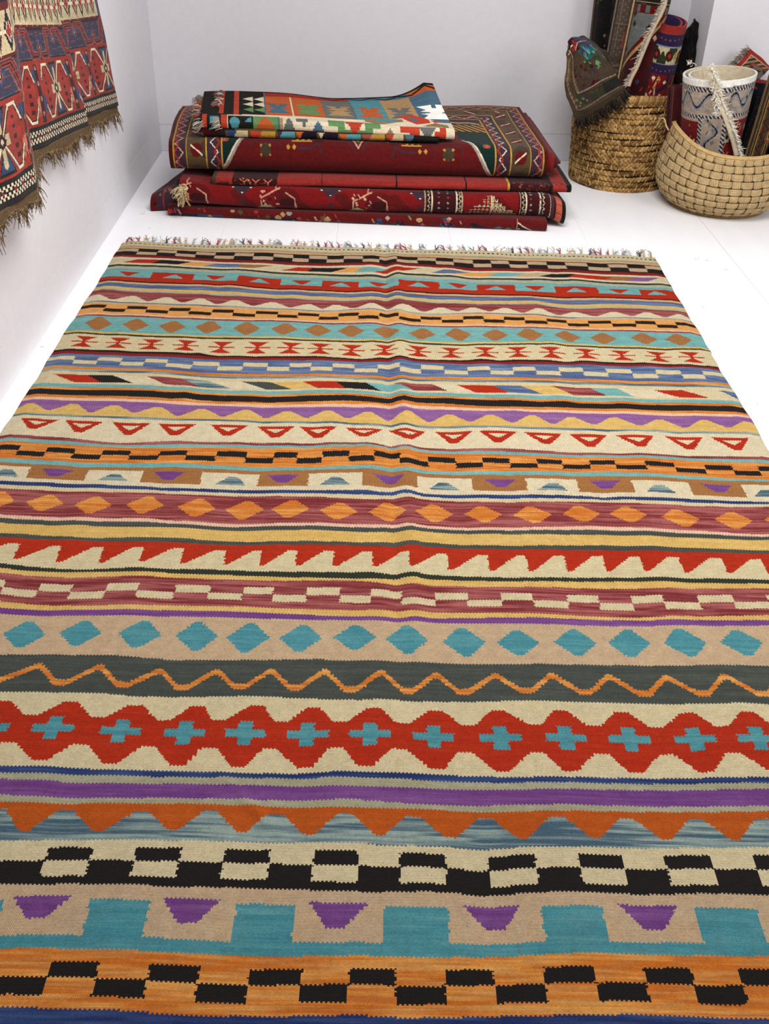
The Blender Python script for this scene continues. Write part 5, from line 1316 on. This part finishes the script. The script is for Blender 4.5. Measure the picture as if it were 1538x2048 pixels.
fld = s >= .468; p.m(fld, 'midnight'); p.spots(fld & (s < .9), 30, .012, ['brick', 'ecru', 'maroon', 'denim'], 9, 0, arc[-1], .47, .9)
# narrow side border along the far edge
sb = (x < .036) & (s > .352); p.m(sb, 'denim'); p.m(sb & (np.abs(x-.018-.008*np.sin(s*120)) < .004), 'rosebr'); p.m((x < .008) & (s > .06), 'plum'); p.m((x > .034) & (x < .040) & (s > .352), 'ivory')
col_ = p.col(61, .14)
N_ = normals(Pg); sd = 1 if N_[nS//2, 40, 0] > 0 else -1
link('hanging_pile', mesh_np('hang', *slab(Pg, .009, col_, side=sd, edge=srgb(P2['rosebr']), back=srgb(P2['mud']))), M_PILE, hang)
# plain woven brown end below the pile
vb = np.linspace(0, .030, 9); nb_ = nS
Pb = np.stack([h0+np.array([0, 0, -1])*v+np.array([-.002, 0, 0]) for v in vb], 1)
g_ = np.random.default_rng(3)
jag = smooth1(g_.normal(size=nS+1), 6)*.018; Pb[:, :, 2] += jag[:, None]*np.linspace(0, 1, 9)[None]
Pb[..., 0] = np.maximum(Pb[..., 0], XW+.006)
cb = srgb((92, 74, 54))*(1+.25*g_.normal(size=(nS, 8, 1))*.5)
link('woven_end', mesh_np('wend', *slab(Pb, .003, np.clip(cb, .01, .5), side=-sd, edge=srgb((80, 62, 44)))), M_YARN, hang)
parts = []
for i in range(0, nS, 2):
    c0 = Pb[i, -1]
    if c0[1] < 2.2: continue
    for j in range(2):
        l = g_.uniform(.012, .045)*(1.0+.5*math.sin(i*.13)); d = np.array([.15*g_.normal()+.1, .30*g_.normal()+.06, -1])
        s_ = np.linspace(0, 1, 7)[:, None]; wv = np.array([.2, 1, 0])*.005*g_.normal()*np.sin(s_*PI*g_.uniform(.8, 2))
        pts = c0+[0, .002*g_.normal(), .004]+s_*d*l+wv; pts[:, 0] = np.maximum(pts[:, 0], XW+.004)
        t = g_.uniform(0, 1)
        parts.append(tube(pts, np.linspace(.0021, .0006, 7), 4, srgb((78, 60, 42))*(1-t)+srgb((128, 106, 76))*t))
V, Q, cc = cat_mesh(parts); tag(link('fringe', mesh_np('fr', V, Q, cc), M_YARN, hang), kind='stuff')

# ------------------------------------------------------------------ light and camera
def area(name, loc, target, size, power, color=(1, 1, 1), sy=None):
    l = bpy.data.lights.new(name, 'AREA'); l.size = size; l.energy = power; l.color = color
    if sy: l.shape = 'RECTANGLE'; l.size_y = sy
    o = bpy.data.objects.new(name, l); COL.objects.link(o); o.location = loc
    from mathutils import Vector
    o.rotation_euler = (Vector(target)-Vector(loc)).to_track_quat('-Z', 'Y').to_euler(); return o
area('ceiling_panel_light', (.35, 2.45, 2.3), (.35, 2.45, 0), 1.2, 76, (1, .965, .92), 1.4)
area('left_wall_fill', (2.7, 1.5, 1.8), (-.97, 2.5, .2), 1.6, 46, (1, .95, .92), 1.6)  # warm fill added from the right to brighten the left wall; no actual window
w = bpy.data.worlds.new('room_light'); scene.world = w; w.use_nodes = True
bg = w.node_tree.nodes['Background']; bg.inputs[0].default_value = (.90, .94, 1, 1); bg.inputs[1].default_value = .33
cd = bpy.data.cameras.new('camera'); cam = bpy.data.objects.new('camera', cd); COL.objects.link(cam)
cd.sensor_fit = 'HORIZONTAL'; cd.sensor_width = 36; cd.lens = F_PX/W*36; cd.clip_start = .02
from mathutils import Matrix
cam.matrix_world = Matrix(((RT[0], UP[0], -FW[0], 0), (RT[1], UP[1], -FW[1], 0), (RT[2], UP[2], -FW[2], CAMZ), (0, 0, 0, 1)))
scene.camera = cam
scene.view_settings.view_transform = 'Standard'; scene.view_settings.look = 'None'
scene.view_settings.exposure = 0.0; scene.view_settings.gamma = 1; scene.view_settings.use_curve_mapping = False
